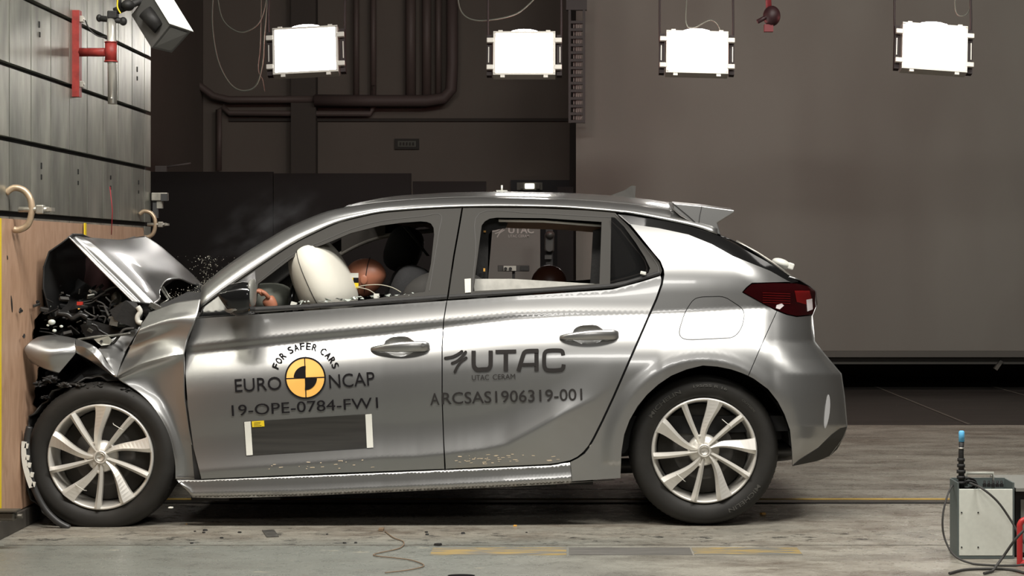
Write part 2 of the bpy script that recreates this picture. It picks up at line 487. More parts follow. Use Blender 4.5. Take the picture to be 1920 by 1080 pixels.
rl = MB(); rl.box(((x0+8.8)/2, YS-.01, zb-.005), (8.8-x0, .14, .05)); rl.box(((x0+8.8)/2, YS+.06, zb-.065), (8.8-x0, .06, .06))
A = P(1870, 684, YS+.05); rl.box((A.x, YS+.02, A.z-.0), (.03, .05, .09), Matrix.Rotation(.6, 3, 'Y'))
rl.build('bottom_rail', mat('screen_rail', (.075, .07, .06), .6), so)
# black low partitions at the left
m_part = mat('black_partition', (.006, .0055, .005), .9)
def part_panel(pxa, pxb, pyt, y, label):
    mb = MB(); xa, xb = X_(pxa, y), X_(pxb, y); zt = Z_(pyt, y)
    mb.box(((xa+xb)/2, y+.03, zt/2), (xb-xa-.006, .06, zt)); return tag(mb.build('partition_panel', m_part), label, 'partition')
part_panel(150, 512, 322, 7.0, 'tall black partition panel directly behind the crash block and bonnet')
part_panel(513, 771, 325, 7.0, 'tall black partition panel behind the windscreen and front roof of the car')
part_panel(773, 912, 340, 7.0, 'lower black partition panel, rightmost, behind the middle of the car roof')

# pipes and ducts on the back wall
m_pipe = mat('pipe_dark', (.07, .052, .046), .6)
m_duct = mat('duct_dark', (.062, .044, .04), .65)
def pl(pts, y): return [P(a, b, y) for a, b in pts]
mb = MB(); mb.tube(pl([(590, 188), (700, 189), (800, 189), (832, 184), (846, 168), (848, 120), (848, -60)], YB-.2), .055, 12)
tag(mb.build('round_duct', m_duct), 'thick dark round duct bending up beside the wall, between the two left lamps', 'duct')
for i, (x, r) in enumerate(((668, .028), (700, .028), (770, .05), (800, .045), (822, .03))):
    mb = MB(); mb.tube(pl([(x, -60), (x, 180)], YB-.1), r, 10)
    tag(mb.build('vertical_pipe', m_pipe), 'dark vertical wall pipe, %s of the five left of the round duct' % ('leftmost', 'second from the left', 'middle', 'second from the right', 'rightmost')[i], 'pipe', 'vertical pipes on the back wall')
mb = MB(); mb.tube(pl([(268, 88), (330, 128), (400, 180), (430, 187), (600, 186)], YB-.15), .035, 10)
tag(mb.build('wall_pipe', m_pipe), 'dark sloping pipe running level above the thinner pipe at upper left', 'pipe')
mb = MB(); mb.tube(pl([(410, 320), (410, 206), (418, 200), (430, 212), (600, 213), (695, 213), (700, 200), (700, 160)], YB-.1), .028, 10)
tag(mb.build('wall_pipe', m_pipe), 'thin dark pipe rising from behind the black partition and turning level', 'pipe')
mb = MB(); mb.box(((X_(550, YB)+X_(596, YB))/2, YB-.08, 2.6), (X_(596, YB)-X_(550, YB), .16, 5.2)); struct('trim_12', mb, mat('pillar_dark', (.045, .038, .032), .85))
strip3 = MB(); strip3.box(((X_(430, YB)+X_(1075, YB))/2, YB-.015, Z_(225, YB)), (X_(1075, YB)-X_(430, YB), .03, .03)); struct('trim_13', strip3, mat('ledge_dark', (.03, .026, .022), .9))
mb = MB(); mb.box(((X_(1068, YB)+X_(1082, YB))/2, YB-.06, 2.2), (X_(1082, YB)-X_(1068, YB), .1, 4.4)); struct('trim_14', mb, mat('jamb_dark', (.025, .022, .019), .8))
# small wall sign
mb = MB(); c = P(763, 270, YB-.02); mb.box(c, (.23, .02, .10), mi=0); mb.box(c-Vector((0, .012, 0)), (.17, .01, .055), mi=1)
for k in range(5): mb.box(c+Vector((-.06+.03*k, -.02, 0)), (.018, .006, .03), mi=0)
tag(mb.build('wall_sign', [mat('sign_dark', (.02, .018, .015), .8), mat('sign_face', (.06, .062, .05), .7)]), 'small dark framed sign on the back wall above the partition', 'sign')
# dark door opening with a lit lamp
mb = MB(); xa, xb = X_(958, YB), X_(1068, YB); mb.box(((xa+xb)/2, YB-.03, Z_(338, YB)/2), (xb-xa, .06, Z_(338, YB))); struct('door_1', mb, mat('door_dark', (.012, .013, .014), .7))
mb = MB(); c = P(993, 349, YB-.12); mb.box(c, (.09, .05, .05), mi=0, bev=.008); mb.box(c+Vector((.075, 0, 0)), (.04, .05, .05), mi=1)
mb.box(c-Vector((.07, 0, 0)), (.03, .05, .05), mi=1); mb.box(c+Vector((0, .05, 0)), (.24, .04, .07), mi=1)
tag(mb.build('door_lamp', [mat('lamp_lit', (1, 1, .9), .5, emit=(1, .97, .82), es=2.2), mat('lamp_side', (.12, .12, .10), .6)]), 'small lit rectangular lamp over the dark doorway behind the car roof', 'lamp')
# cable chain hanging at the screen edge
t = empty('cable_ladder', P(1082, 225, 7.6), 'dark slotted cable ladder hanging at the left edge of the grey screen', 'cable ladder')
mb = MB()
for px in (1068, 1095): mb.box(P(px, 105, 7.6), (.02, .05, 1.1))
for k in range(14): mb.box(P(1082, 42+k*14.3, 7.6), (.12, .045, .022))
mb.box(P(1081, 8, 7.6), (.17, .06, .1))
mb.build('rails', mat('chain_dark', (.02, .016, .015), .6), t)
mb = MB()
for k in range(13):
    for j in range(4): mb.box(P(1076+j*4.2, 49+k*14.3, 7.62), (.009, .02, .035))
mb.build('cables', mat('chain_cables', (.16, .13, .12), .6), t)

# ------------------------------------------------------------------ flood lamps hung beyond the car
YL = 5.0
m_lampface = mat('lamp_face', (1, 1, 1), .4, emit=(1, .96, .92), es=30)
m_lamprim = mat('lamp_rim', (.75, .72, .66), .4, .3)
m_yoke = mat('lamp_yoke', (.03, .02, .02), .6)
lamps = [((573, 95), (118, 88), -3.0, 'leftmost of the four'), ((983, 101), (112, 82), 0, 'second from the left of the four'), ((1307, 99), (112, 80), 1.5, 'third from the left of the four'), ((1752, 90), (118, 88), 4, 'rightmost of the four')]
for (c, sz, tilt, which) in lamps:
    C0 = P(c[0], c[1], YL); k = (D+YL)/F; wx, hz = sz[0]*k, sz[1]*k
    t = empty('flood_lamp', C0, 'glaring white flood lamp on dark yoke, %s' % which, 'lamp', 'flood lamps beyond the car')
    R = Matrix.Rotation(math.radians(tilt), 3, 'Y') @ Matrix.Rotation(math.radians(-14), 3, 'X')
    def q(x, y, z): return C0+R @ Vector((x, y, z))
    mb = MB(); mb.box(q(0, .0, 0), (wx-.02, .012, hz-.02), R, bev=.003)
    mb.ell(q(0, .03, hz/2-.004), (wx*.30, .03, .045), R, 16, 8); mb.build('lamp_face', m_lampface, t)  # emissive bulge on top stands in for the lamp's glow
    mb = MB()
    for sx_ in (-1, 1): mb.box(q(sx_*(wx/2), .03, 0), (.016, .10, hz), R)
    for sz_ in (-1, 1): mb.box(q(0, .03, sz_*(hz/2)), (wx+.016, .10, .014), R)
    mb.box(q(0, .11, 0), (wx*.85, .07, hz*.85), R)
    for sx_ in (-1, 1):
        mb.box(q(sx_*wx*.36, .0, -hz/2-.015), (.03, .03, .02), R); mb.box(q(sx_*wx*.4, .0, hz/2+.01), (.03, .03, .015), R)
    mb.build('housing', m_lamprim, t)
    for sx_ in (-1, 1):
        for sz_ in (-.68, .62):
            mb = MB(); mb.box(q(sx_*(wx/2+.028), -.01, sz_*hz/2), (.05, .03, .035), R, bev=.004); mb.build('latch', m_lamprim, t)
        mb = MB(); mb.box(q(sx_*(wx/2+.035), .05, 0), (.035, .05, hz*.98), R); mb.box(q(sx_*(wx/2+.04), .02, 0), (.006, .01, hz*.38), R, mi=1)
        mb.build('side_bracket', [m_yoke, m_lamprim], t)
    mb = MB()
    for sx_ in (-1, 1): mb.tube([q(sx_*(wx/2+.045), .06, 0), q(sx_*(wx/2+.05), .08, hz*.8), C0+Vector((sx_*(wx/2+.03), .15, 2.6))], .008, 6)
    mb.build('yoke', m_yoke, t)
    l = bpy.data.lights.new('added_red_glow', 'POINT'); l.energy = 14; l.color = (1, .25, .23); l.shadow_soft_size = .15  # added red point light, stands in for the red glow around the lamp
    lo = bpy.data.objects.new('added_red_glow', l); COL.objects.link(lo); lo.location = C0+Vector((0, .35, .05))
# hanging cables
m_cab = mat('hanging_cable', (.10, .105, .085), .6)
def cable(name, pts, y, r, m, label, n=6):
    mb = MB(); mb.tube([P(a, b, y+(c_[0] if c_ else 0)) for a, b, *c_ in catmull(pts, 8)], r, n); return tag(mb.build(name, m), label, 'cable')
cable('cable', [(402, -40), (398, 40), (408, 110), (430, 155), (455, 170), (480, 160), (492, 120), (496, 60), (505, -40)], 5.2, .006, m_cab, 'long loop of cable hanging left of the leftmost lamp')
cable('cable', [(404, -40), (415, 30), (440, 57), (465, 58), (490, 35), (505, -30)], 5.25, .005, m_cab, 'short upper loop of cable hanging left of the leftmost lamp')
cable('cable', [(490, -20), (488, 80), (484, 130), (492, 150), (496, 172)], 5.3, .004, m_cab, 'loose cable end dangling beside the leftmost lamp')
cable('cable', [(857, -30), (862, 15), (880, 35), (915, 38), (970, 25), (1010, -10)], 5.2, .006, m_cab, 'cable loop above the second lamp from the left')
cable('cable', [(1290, -30), (1286, 40), (1300, 52), (1330, 38), (1345, 45), (1352, 62)], 5.2, .005, m_cab, 'cable feeding the third lamp from the left')
cable('cable', [(1790, -30), (1792, 20), (1806, 30), (1818, 15), (1822, -30)], 5.2, .005, m_cab, 'cable loop above the rightmost lamp')
# small rig camera between lamps
t = empty('rig_camera', P(1446, 30, 5.0), 'small dark red rig camera hung between the two right lamps', 'camera')
mb = MB(); mb.ell(P(1447, 30, 5), (.06, .07, .07)); mb.tube([P(1440, 30, 4.97), P(1420, 41, 4.97)], .015, 8); mb.build('camera_body', mat('rig_dark', (.03, .01, .012), .5), t)
mb = MB(); mb.box(P(1441, 53, 5), (.06, .05, .05)); mb.tube([P(1442, 25, 5.02), P(1438, -60, 5.02)], .02, 8); mb.build('mount', mat('rig_red', (.18, .02, .025), .5), t)

# ------------------------------------------------------------------ crash block (left)
X0 = -2.29
KX = -X0*F
def ydp(px): return -(X0+.022)*F/(VX-px)-D
def ydep(px): return KX/(VX-px)-D       # depth where the block face is seen at a column
def block_mat():
    m, nt, b = nodes_mat('steel_blocks'); L = nt.links
    tc = nt.nodes.new('ShaderNodeTexCoord')
    def noise(scale, st, d=6):
        mp = nt.nodes.new('ShaderNodeMapping'); mp.inputs['Scale'].default_value = st; n = nt.nodes.new('ShaderNodeTexNoise')
        n.inputs['Scale'].default_value = scale; n.inputs['Detail'].default_value = d; L.new(tc.outputs['Object'], mp.inputs[0]); L.new(mp.outputs[0], n.inputs['Vector']); return n.outputs[0]
    r = nt.nodes.new('ShaderNodeValToRGB'); r.color_ramp.elements[0].position = .3; r.color_ramp.elements[1].position = .75
    r.color_ramp.elements[0].color = (.19, .195, .17, 1); r.color_ramp.elements[1].color = (.42, .42, .36, 1)
    L.new(noise(5, (1, 1.6, .5)), r.inputs[0]); L.new(r.outputs[0], b.inputs['Base Color'])
    b.inputs['Metallic'].default_value = .75
    r2 = nt.nodes.new('ShaderNodeMapRange'); r2.inputs[3].default_value = .34; r2.inputs[4].default_value = .55
    L.new(noise(8, (1, 3, .6)), r2.inputs[0]); L.new(r2.outputs[0], b.inputs['Roughness'])
    bp = nt.nodes.new('ShaderNodeBump'); bp.inputs['Strength'].default_value = .2; bp.inputs['Distance'].default_value = .01
    L.new(noise(3, (1, 1, .5), 3), bp.inputs['Height']); L.new(bp.outputs[0], b.inputs['Normal'])
    return m
m_blk = block_mat(); m_slot = mat('block_groove', (.006, .006, .006), .8)
yend = ydep(283)
t = empty('crash_barrier', (X0-.3, 1.0, 0), 'large steel faced crash block of narrow upright plates with slotted rows at left', 'barrier')
mb = MB(); mb.box((X0-.33, (yend-2.0)/2, 1.7), (.6, yend+2.0, 3.4)); mb.build('block_core', m_slot, t)
rows = [(-.30, 0), (0, .30), (.30, .61), (.61, .91), (.91, 1.215), (1.237, 1.322), (1.337, 1.635)]
ys = [ydep(17.5)+(-.318)*k for k in range(5, 0, -1)]+[ydep(p) for p in (17.5, 58.3, 95.3, 130.3, 163.4, 193.3, 221.7, 247.8, 271)]+[yend]
zs = [(0.005, .32), (.34, .65), (.67, .97), (.99, 1.303)]+[(1.327+.307*k, 1.327+.307*(k+1)-.022) for k in range(7)]
for i in range(len(ys)-1):
    mb = MB(); y0, y1 = ys[i]+.007, ys[i+1]-.007
    if y1-y0 < .02: continue
    for (a, b) in zs: mb.box((X0-.02, (y0+y1)/2, (a+b)/2), (.04, y1-y0, b-a))
    mb.build('steel_plate_column', m_blk, t)
# bolt slots
for (px, py, h) in ((77, 311, 6), (77, 332, 5), (146, 322, 5), (146, 343, 4), (207, 333, 4), (207, 352, 4), (259.5, 342, 4), (259.5, 360, 3), (73, 46, 6), (257, 130, 5), (257, 147, 4), (74, 65, 5)):
    y = ydep(px); mb = MB(); p = P(px, py, y); mb.box((X0+.001, y, p.z), (.006, .012, h*2*(D+y)/F), bev=.002); mb.build('bolt_slot', m_slot, t)
# plywood facing
def ply_mat():
    m, nt, b = nodes_mat('plywood'); L = nt.links
    tc = nt.nodes.new('ShaderNodeTexCoord'); mp = nt.nodes.new('ShaderNodeMapping'); mp.inputs['Scale'].default_value = (1, 4, 1.2)
    n = nt.nodes.new('ShaderNodeTexNoise'); n.inputs['Scale'].default_value = 4; n.inputs['Detail'].default_value = 8; n.inputs['Distortion'].default_value = 1.5
    L.new(tc.outputs['Object'], mp.inputs[0]); L.new(mp.outputs[0], n.inputs['Vector'])
    r = nt.nodes.new('ShaderNodeValToRGB'); r.color_ramp.elements[0].position = .3; r.color_ramp.elements[1].position = .7
    r.color_ramp.elements[0].color = (.36, .215, .135, 1); r.color_ramp.elements[1].color = (.47, .30, .20, 1)
    L.new(n.outputs[0], r.inputs[0]); L.new(r.outputs[0], b.inputs['Base Color']); b.inputs['Roughness'].default_value = .6
    return m
XP = X0+.022
ypl = ydep(262)
t = empty('plywood_sheet', (XP, .5, .08), 'plywood sheet clamped on the lower face of the crash block, car nose pressed into it', 'plywood')
mb = MB(); zt = Z_(410, ydep(5))
mb.box((X0+.012, (ypl-2.0)/2, (zt+.08)/2), (.02, ypl+2.0, zt-.08)); mb.build('sheet', ply_mat(), t)
mb = MB(); y = ydp(2); mb.box((XP+.001, y-.03, (zt+.08)/2), (.002, .06, zt-.08)); mb.build('edge_tape', M['yellow'], t, 'yellow strip')
for (px, py, a, bb) in ((22, 570, .012, .075), (38, 582, .03, .022), (14, 483, .006, .02), (45, 630, .02, .02), (81, 505, .01, .03)):
    yy = ydep(px)-.08; p = P(px, py, yy); mb = MB(); mb.ell((XP+.001, yy, p.z), (.003, a/1.5, bb/2), Matrix.Rotation(.25, 3, 'X'), 8, 6); mb.build('chip_hole', M['blackm'], t)
t = tag(MB().box((X0+.012, -.40, .038), (.045, 2.2, .075), bev=.003).build('base_beam', mat('beam_dark', (.05, .045, .038), .6, var=.3, vscale=10)), 'dark steel beam on the floor below the plywood sheet', 'beam')
# tape measure hanging on the plywood
yt = ydp(155); mb = MB(); p = P(155, 430, yt); mb.box((XP+.012, yt, p.z), (.006, .028, .06)); tag(mb.build('tape_marker', M['yellow']), 'yellow marker strip at the top of the plywood above the bonnet peak', 'marker')
mb = MB(); p0 = P(193, 350, ydep(193)-.05); p1 = P(197, 440, ydep(197)-.08); mb.tube([Vector((XP+.02, ydep(193)-.03, p0.z)), Vector((XP+.03, ydep(193)-.02, (p0.z+p1.z)/2)), Vector((XP+.02, ydep(193)-.0, p1.z))], .0022, 6)
tag(mb.build('red_wire', mat('red_wire', (.35, .02, .03), .5)), 'thin red wire hanging down the barrier above the bonnet', 'wire')
# clamps
def c_clamp(px, py, s, label, foot=True):
    y = ydep(px); c = Vector((X0+.05, y-.04, P(px, py, y-.04).z))
    t = empty('screw_clamp', c, label, 'clamp', 'clamps holding the plywood')
    mb = MB(); pts = [(-.05, 0, .055), (-.02, 0, .075), (.02, 0, .065), (.045, 0, .03), (.05, 0, -.02), (.035, 0, -.07), (.0, 0, -.09), (-.02, 0, -.088)]
    mb.tube([c+Vector((a*s, b, d_*s)) for a, b, d_ in catmull([tuple(q_) for q_ in pts], 4)], [.013*s]*29, 8)
    mb.build('clamp_arm', mat('clamp_bronze', (.50, .38, .26), .35, .5, var=.2), t)
    mb = MB(); mb.tube([c+Vector((.0*s, 0, -.01*s)), c+Vector((.12*s, 0, -.01*s))], .011*s, 8); mb.box(c+Vector((.085*s, 0, -.01*s)), (.03*s, .035*s, .035*s), bev=.004*s); mb.box(c+Vector((.125*s, 0, -.01*s)), (.02*s, .05*s, .014*s)); mb.build('screw', M['zinc'], t)
c_clamp(18, 388, 1.05, 'bronze coloured screw clamp at the left edge of the picture, on top of the plywood')
c_clamp(262, 418, .85, 'bronze coloured screw clamp at the far end of the plywood, above the bonnet')
t = tag(MB().box(P(12, 968, -.62), (.07, .05, .03), bev=.004).box(P(10, 957, -.62), (.10, .07, .006)).tube([P(24, 968, -.62), P(42, 968, -.62)], .010, 8).build('floor_clamp', mat('clamp_dark_steel', (.12, .11, .09), .5, .6)), 'small steel bracket on the base beam in the lower left corner', 'bracket')
# sensor box on block edge
yy = yend; mb = MB(); mb.box(P(300, 369, yy), (.085, .06, .045), mi=0, bev=.004); mb.box(P(308, 370, yy-.03), (.035, .02, .04), mi=1); mb.box(P(300, 384, yy), (.03, .03, .04), mi=0); mb.box(P(292, 392, yy), (.03, .02, .10), mi=1)
tag(mb.build('edge_sensor', [M['zinc'], mat('sensor_dark', (.05, .05, .05), .4)]), 'small boxy sensor bracket on the far edge of the crash block', 'sensor')
mb = MB(); mb.box(P(303, 316, 7.03)+Vector((0, 0, -.004)), (.09, .05, .05)); mb.tube([P(303, 314, 7.03), P(358, 306, 7.03)], .008, 6)
tag(mb.build('shelf_device', mat('device_grey', (.10, .10, .095), .5)), 'small grey device on top of the black partition beside the crash block', 'device')
# red bracket with steel tube
yb = ydep(150); XB = X0+.06
t = empty('tube_bracket', (X0+.05, yb, 1.9), 'red steel bracket bolted to the crash block carrying an upright steel tube', 'bracket')
m_red = mat('bracket_red', (.24, .025, .02), .5, var=.25, vscale=30)
yq = yb-.12
def rb(px, py, y): return P(px, py, y)
mb = MB(); A = rb(144, 20, yq); B = rb(144, 182, yq); mb.box(((A+B)/2), (.034, .05, (A-B).length)); mb.build('back_bar', m_red, t)
mb = MB(); A = rb(148, 98, yq); B = rb(200, 98, yq-.1); mb.tube([A, B], .020, 12); mb.build('arm', m_red, t)
mb = MB(); A = rb(208, 80, yq-.1); B = rb(208, 114, yq-.1); mb.tube([A, B], .027, 20); mb.tube([B, B-Vector((0, 0, .006))], .031, 20); mb.tube([A, A+Vector((0, 0, .004))], .030, 20); mb.build('collar', m_red, t)
mb = MB(); A = rb(209, 30, yq-.1); B = rb(211, 195, yq-.1); mb.tube([A, B], .021, 20); mb.ell(rb(209, 184, yq-.122), (.005, .004, .005)); mb.build('steel_tube', mat('bright_steel', (.72, .70, .64), .3, .75), t)
for py in (36, 158):
    mb = MB(); mb.box(rb(153, py, yq), (.02, .03, .03), bev=.003); mb.tube([rb(153, py, yq), rb(159, py, yq)], .007, 8); mb.build('bolt', M['zinc'], t)
mb = MB(); mb.tube([rb(183, 34, yq-.1), rb(236, 40, yq-.1)], .014, 10); mb.ell(rb(186, 34, yq-.1), (.014, .014, .018)); mb.ell(rb(231, 40, yq-.1), (.018, .018, .02)); mb.box(rb(212, 28, yq-.1), (.045, .05, .035), bev=.005); mb.build('clamp_head', M['blackm'], t)
# white camera housing
t = empty('overhead_camera', rb(300, 40, yq-.1), 'white boxed camera housing hung tilted on a bracket at upper left', 'camera')
u = (rb(352, 56, yq-.1)-rb(262, -30, yq-.1)); u.normalize(); nrm = Vector((0, -1, 0)); s_ = u.cross(nrm).normalized()
R = Matrix((u, nrm*-1, s_)).transposed()
R2 = R @ Matrix.Rotation(.45, 3, 'X')
Fq = [rb(284, 90, yq-.06), rb(320, 45, yq-.16), rb(359, 58, yq-.12), rb(322, 99, yq-.02)]
sh_ = Vector((-.105, .05, .16))
V8 = Fq+[p_+sh_ for p_ in Fq]
mb = MB(); mb.add(V8, [[0, 1, 2, 3], [7, 6, 5, 4], [0, 4, 5, 1], [2, 6, 7, 3], [3, 7, 4, 0]]); mb.build('housing', mat('housing_grey', (.10, .10, .095), .45), t)
cen = sum(Fq, Vector())/4; V4 = [cen+(p_-cen)*.82+Vector((0, -.004, -.003)) for p_ in Fq]
mb = MB(); mb.add(V4, [[0, 1, 2, 3]]); mb.build('front_glass', mat('housing_glass', (.16, .16, .15), .25), t)
e1 = (Fq[2]-Fq[1]).normalized()*.008; o1 = Vector((.0, -.008, .004))
mb = MB(); q8 = [Fq[1]-e1+o1-sh_*.03, Fq[2]+e1+o1-sh_*.03, Fq[2]+e1+o1+sh_*1.05, Fq[1]-e1+o1+sh_*1.05]; q9 = [p_+Vector((0, .006, -.003)) for p_ in q8]
mb.add(q8+q9, [[0, 1, 2, 3], [7, 6, 5, 4], [0, 4, 5, 1], [1, 5, 6, 2], [2, 6, 7, 3], [3, 7, 4, 0]]); mb.build('sun_shield', mat('housing_white', (.72, .74, .70), .35), t)
mb = MB(); mb.tube([rb(272, 22, yq-.1), rb(300, 52, yq-.1)], .036, 14); mb.build('lens_barrel', M['blackm'], t)
mb = MB(); mb.ell(rb(240, 10, yq-.1), (.03, .04, .026)); mb.tube([rb(215, 22, yq-.1), rb(262, 2, yq-.05), rb(285, 20, yq-.02)], .018, 8); mb.tube([rb(222, -30, yq-.1), rb(224, 20, yq-.1)], .012, 8); mb.build('ball_joint', M['blackm'], t)
cable('cable', [(208, 70, 0), (185, 68, 0), (168, 55, 0), (160, 38, 0)], yq-.1, .0035, M['blackm'], 'thin black cable on the red bracket')
cable('cable', [(222, -10, 0), (220, 12, 0), (226, 25, 0)], yq-.16, .0035, M['yellow'], 'yellow green cable at the top of the steel tube')


# ================================================================== CAR
car = empty('car', (0, .885, 0), 'silver grey five door hatchback with its nose crushed against the plywood', 'car')
def ip(x, pts): return float(np.interp(x, [p[0] for p in pts], [p[1] for p in pts]))
BELT = [(300, 600), (372, 592), (476, 588), (838, 563), (1148, 542), (1239, 516), (1300, 500), (1400, 500), (1600, 500)]
CREASE = [(300, 655), (380, 646), (574, 626), (713, 613), (830, 602), (959, 590), (1070, 586), (1217, 586), (1291, 583), (1438, 575), (1600, 560)]
SCOOP = [(300, 890), (380, 885), (574, 871), (713, 860), (780, 858), (830, 853), (905, 844), (947, 835), (1002, 806), (1058, 775), (1113, 750), (1133, 736), (1200, 700)]
REDGE = [(380, 1140), (397, 1156), (459, 1209), (490, 1237), (507, 1243), (529, 1240), (587, 1217), (640, 1195), (744, 1149), (819, 1113), (850, 1094), (900, 1069)]
SILH = [(380, 1400), (440, 1440), (500, 1500), (530, 1520), (546, 1535), (600, 1532), (640, 1533), (673, 1555), (701, 1579), (742, 1585), (799, 1590), (823, 1582), (854, 1560), (873, 1545), (960, 1500)]
GX0, GX1, GY0, GY1, GS = 290, 1620, 360, 960, 2
gx = np.arange(GX0, GX1, GS, dtype=float); gy = np.arange(GY0, GY1, GS, dtype=float)
NX, NY = len(gx), len(gy)
def tab(x, pts): return np.interp(x, [p[0] for p in pts], [p[1] for p in pts])
bx, cx, sx_ = tab(gx, BELT), tab(gx, CREASE), tab(gx, SCOOP)
sil = tab(gy, SILH); red = tab(gy, REDGE)
ANG = np.zeros((NX, NY)); ANGQ = np.zeros((NX, NY))
arch = (1320., 848.)
for i, x in enumerate(gx):
    b, c, s = bx[i], cx[i], sx_[i]
    wed = max(0, min(1, (1217-x)/500))
    base = np.interp(gy, [b-260, b-4, b+4, c-24, c-5, c, c+2, c+3+9*wed, c+6+12*wed, c+45, c+75, c+100, c+150, c+400],
                         [30, 28, 5, 14, 22, 24, -12*wed, -9*wed+20*(1-wed), 31, 27, 15, 4, -1, -2])
    sw = max(0, min(1, (1150-x)/110))
    sc = np.interp(gy, [s-70, s-30, s-4, s+2, s+30, s+60], [0, 11, 19, -4, -6, -6])
    quarter = np.interp(gy, [410, 440, 470, 505, 530, 550, c, c+3, c+70, c+120, c+200], [38, 34, 27, 23, 9, 3, 3, 28, 25, 10, 0])
    a = base+sc*sw
    r = np.hypot(x-arch[0], gy-arch[1]); fl = np.clip((190-r)/5, 0, 1)*(gy < 870)
    ANG[i] = a*(1-fl)+(-2)*fl
    wq = np.clip((gy-c-60)/60, 0, 1) if x < 1240 else 0
    ANGQ[i] = (quarter*(1-wq)+a*wq)*(1-fl)+(-2)*fl
def blur(A, sx, sy):
    B = A.copy(); k = np.exp(-.5*(np.arange(-6, 7)/sx)**2); k /= k.sum()
    Q = np.pad(B, ((6, 6), (0, 0)), 'edge'); B = sum(k[j]*Q[j:j+A.shape[0]] for j in range(13))
    k = np.exp(-.5*(np.arange(-6, 7)/sy)**2); k /= k.sum(); Q = np.pad(B, ((0, 0), (6, 6)), 'edge'); return sum(k[j]*Q[:, j:j+A.shape[1]] for j in range(13))

XX, YY = np.meshgrid(gx, gy, indexing='ij'); SS = np.broadcast_to(sil, (NX, NY)); t = np.clip((XX-(SS-125))/125, 0, .985)
def field(AN):
    cum = np.cumsum(np.tan(np.radians(AN))*GS/446., axis=1); H = np.zeros((NX, NY))
    for i in range(NX): H[i] = -(cum[i]-np.interp(cx[i], gy+GS/2, cum[i]))+.065
    # plan curvature: nose and tail corners turn inwards
    H += .30*(1-np.sqrt(1-t*t)); H += .03*np.clip((XX-1250)/200, 0, 1)**2+.010*np.clip((480-XX)/150, 0, 2)**2
    fl = np.clip((190-np.hypot(XX-arch[0], YY-arch[1]))/16, 0, 1)*(YY < 870)*np.clip((1480-XX)/40, 0, 1)
    return blur(H-.012*fl, 2.6, 1.0)
HD, HQ = field(ANG), field(ANGQ)
def look(H, px, py):
    u = min(max((px-GX0)/GS, 0), NX-2.001); v = min(max((py-GY0)/GS, 0), NY-2.001)
    i, j = int(u), int(v); a, b = u-i, v-j
    return float(H[i, j]*(1-a)*(1-b)+H[i+1, j]*a*(1-b)+H[i, j+1]*(1-a)*b+H[i+1, j+1]*a*b)
def h(px, py): return look(HD, px, py)
def hq(px, py): return look(HQ, px, py)
SUR = lambda dz: (lambda a, b: P(a, b, h(a, b)-dz))

# --- inner shell so that the gaps read dark
def hin(px, py): return max(h(px, py), hq(px, py))+.028
shell = [(372, 596), (476, 590), (838, 565), (1148, 544), (1239, 520), (1262, 500), (1222, 450), (1182, 421), (1291, 442), (1374, 482), (1444, 510), (1478, 532), (1500, 600), (1500, 690), (1414, 700), (1370, 692), (1318, 684), (1259, 703), (1214, 738), (1179, 788), (1162, 847), (1162, 893), (850, 905), (366, 915), (352, 760), (346, 660)]
panel('inner_shell', shell, hin, M['inner'], car, step=16, skirt=0, mirror=True)

# --- doors
fdoor = [(348, 652), (369, 596), (476, 589), (838, 563), (832, 600), (829, 650), (829, 750), (832, 830), (834, 880), (600, 889), (377, 899), (362, 840), (351, 760), (347, 700)]
def oval(cx_, cy_, rx, ry, n=28, e=1.0, rot=0):
    o = []
    for k in range(n):
        a = 2*PI*k/n; x = rx*math.copysign(abs(math.cos(a))**e, math.cos(a)); y = ry*math.copysign(abs(math.sin(a))**e, math.sin(a))
        o.append((cx_+x*math.cos(rot)-y*math.sin(rot), cy_+x*math.sin(rot)+y*math.cos(rot)))
    return o
hc1 = (749, 649.5); hc2 = (1103, 627.5)
pk1 = oval(hc1[0], hc1[1], 30, 19, e=.75, rot=-.05); pk2 = oval(hc2[0], hc2[1], 30, 18.5, e=.75, rot=-.05)
fd, fd2 = panel('front_door', fdoor, h, M['paint'], car, holes=[pk1], inset=1.0, mirror=True, step=6)
rdoor = [(838, 563), (1148, 542), (1205, 527), (1239, 516), (1241, 524), (1240, 532), (1230, 560), (1217, 589), (1195, 640), (1180, 674), (1149, 745), (1128, 790), (1113, 820), (1104, 836), (1094, 848), (1083, 857), (1069, 864), (1050, 868), (1030, 871), (835, 880), (832, 830), (829, 750), (829, 650), (832, 600)]
rd, rd2 = panel('rear_door', rdoor, h, M['paint'], car, holes=[pk2], inset=1.0, mirror=True, step=6)
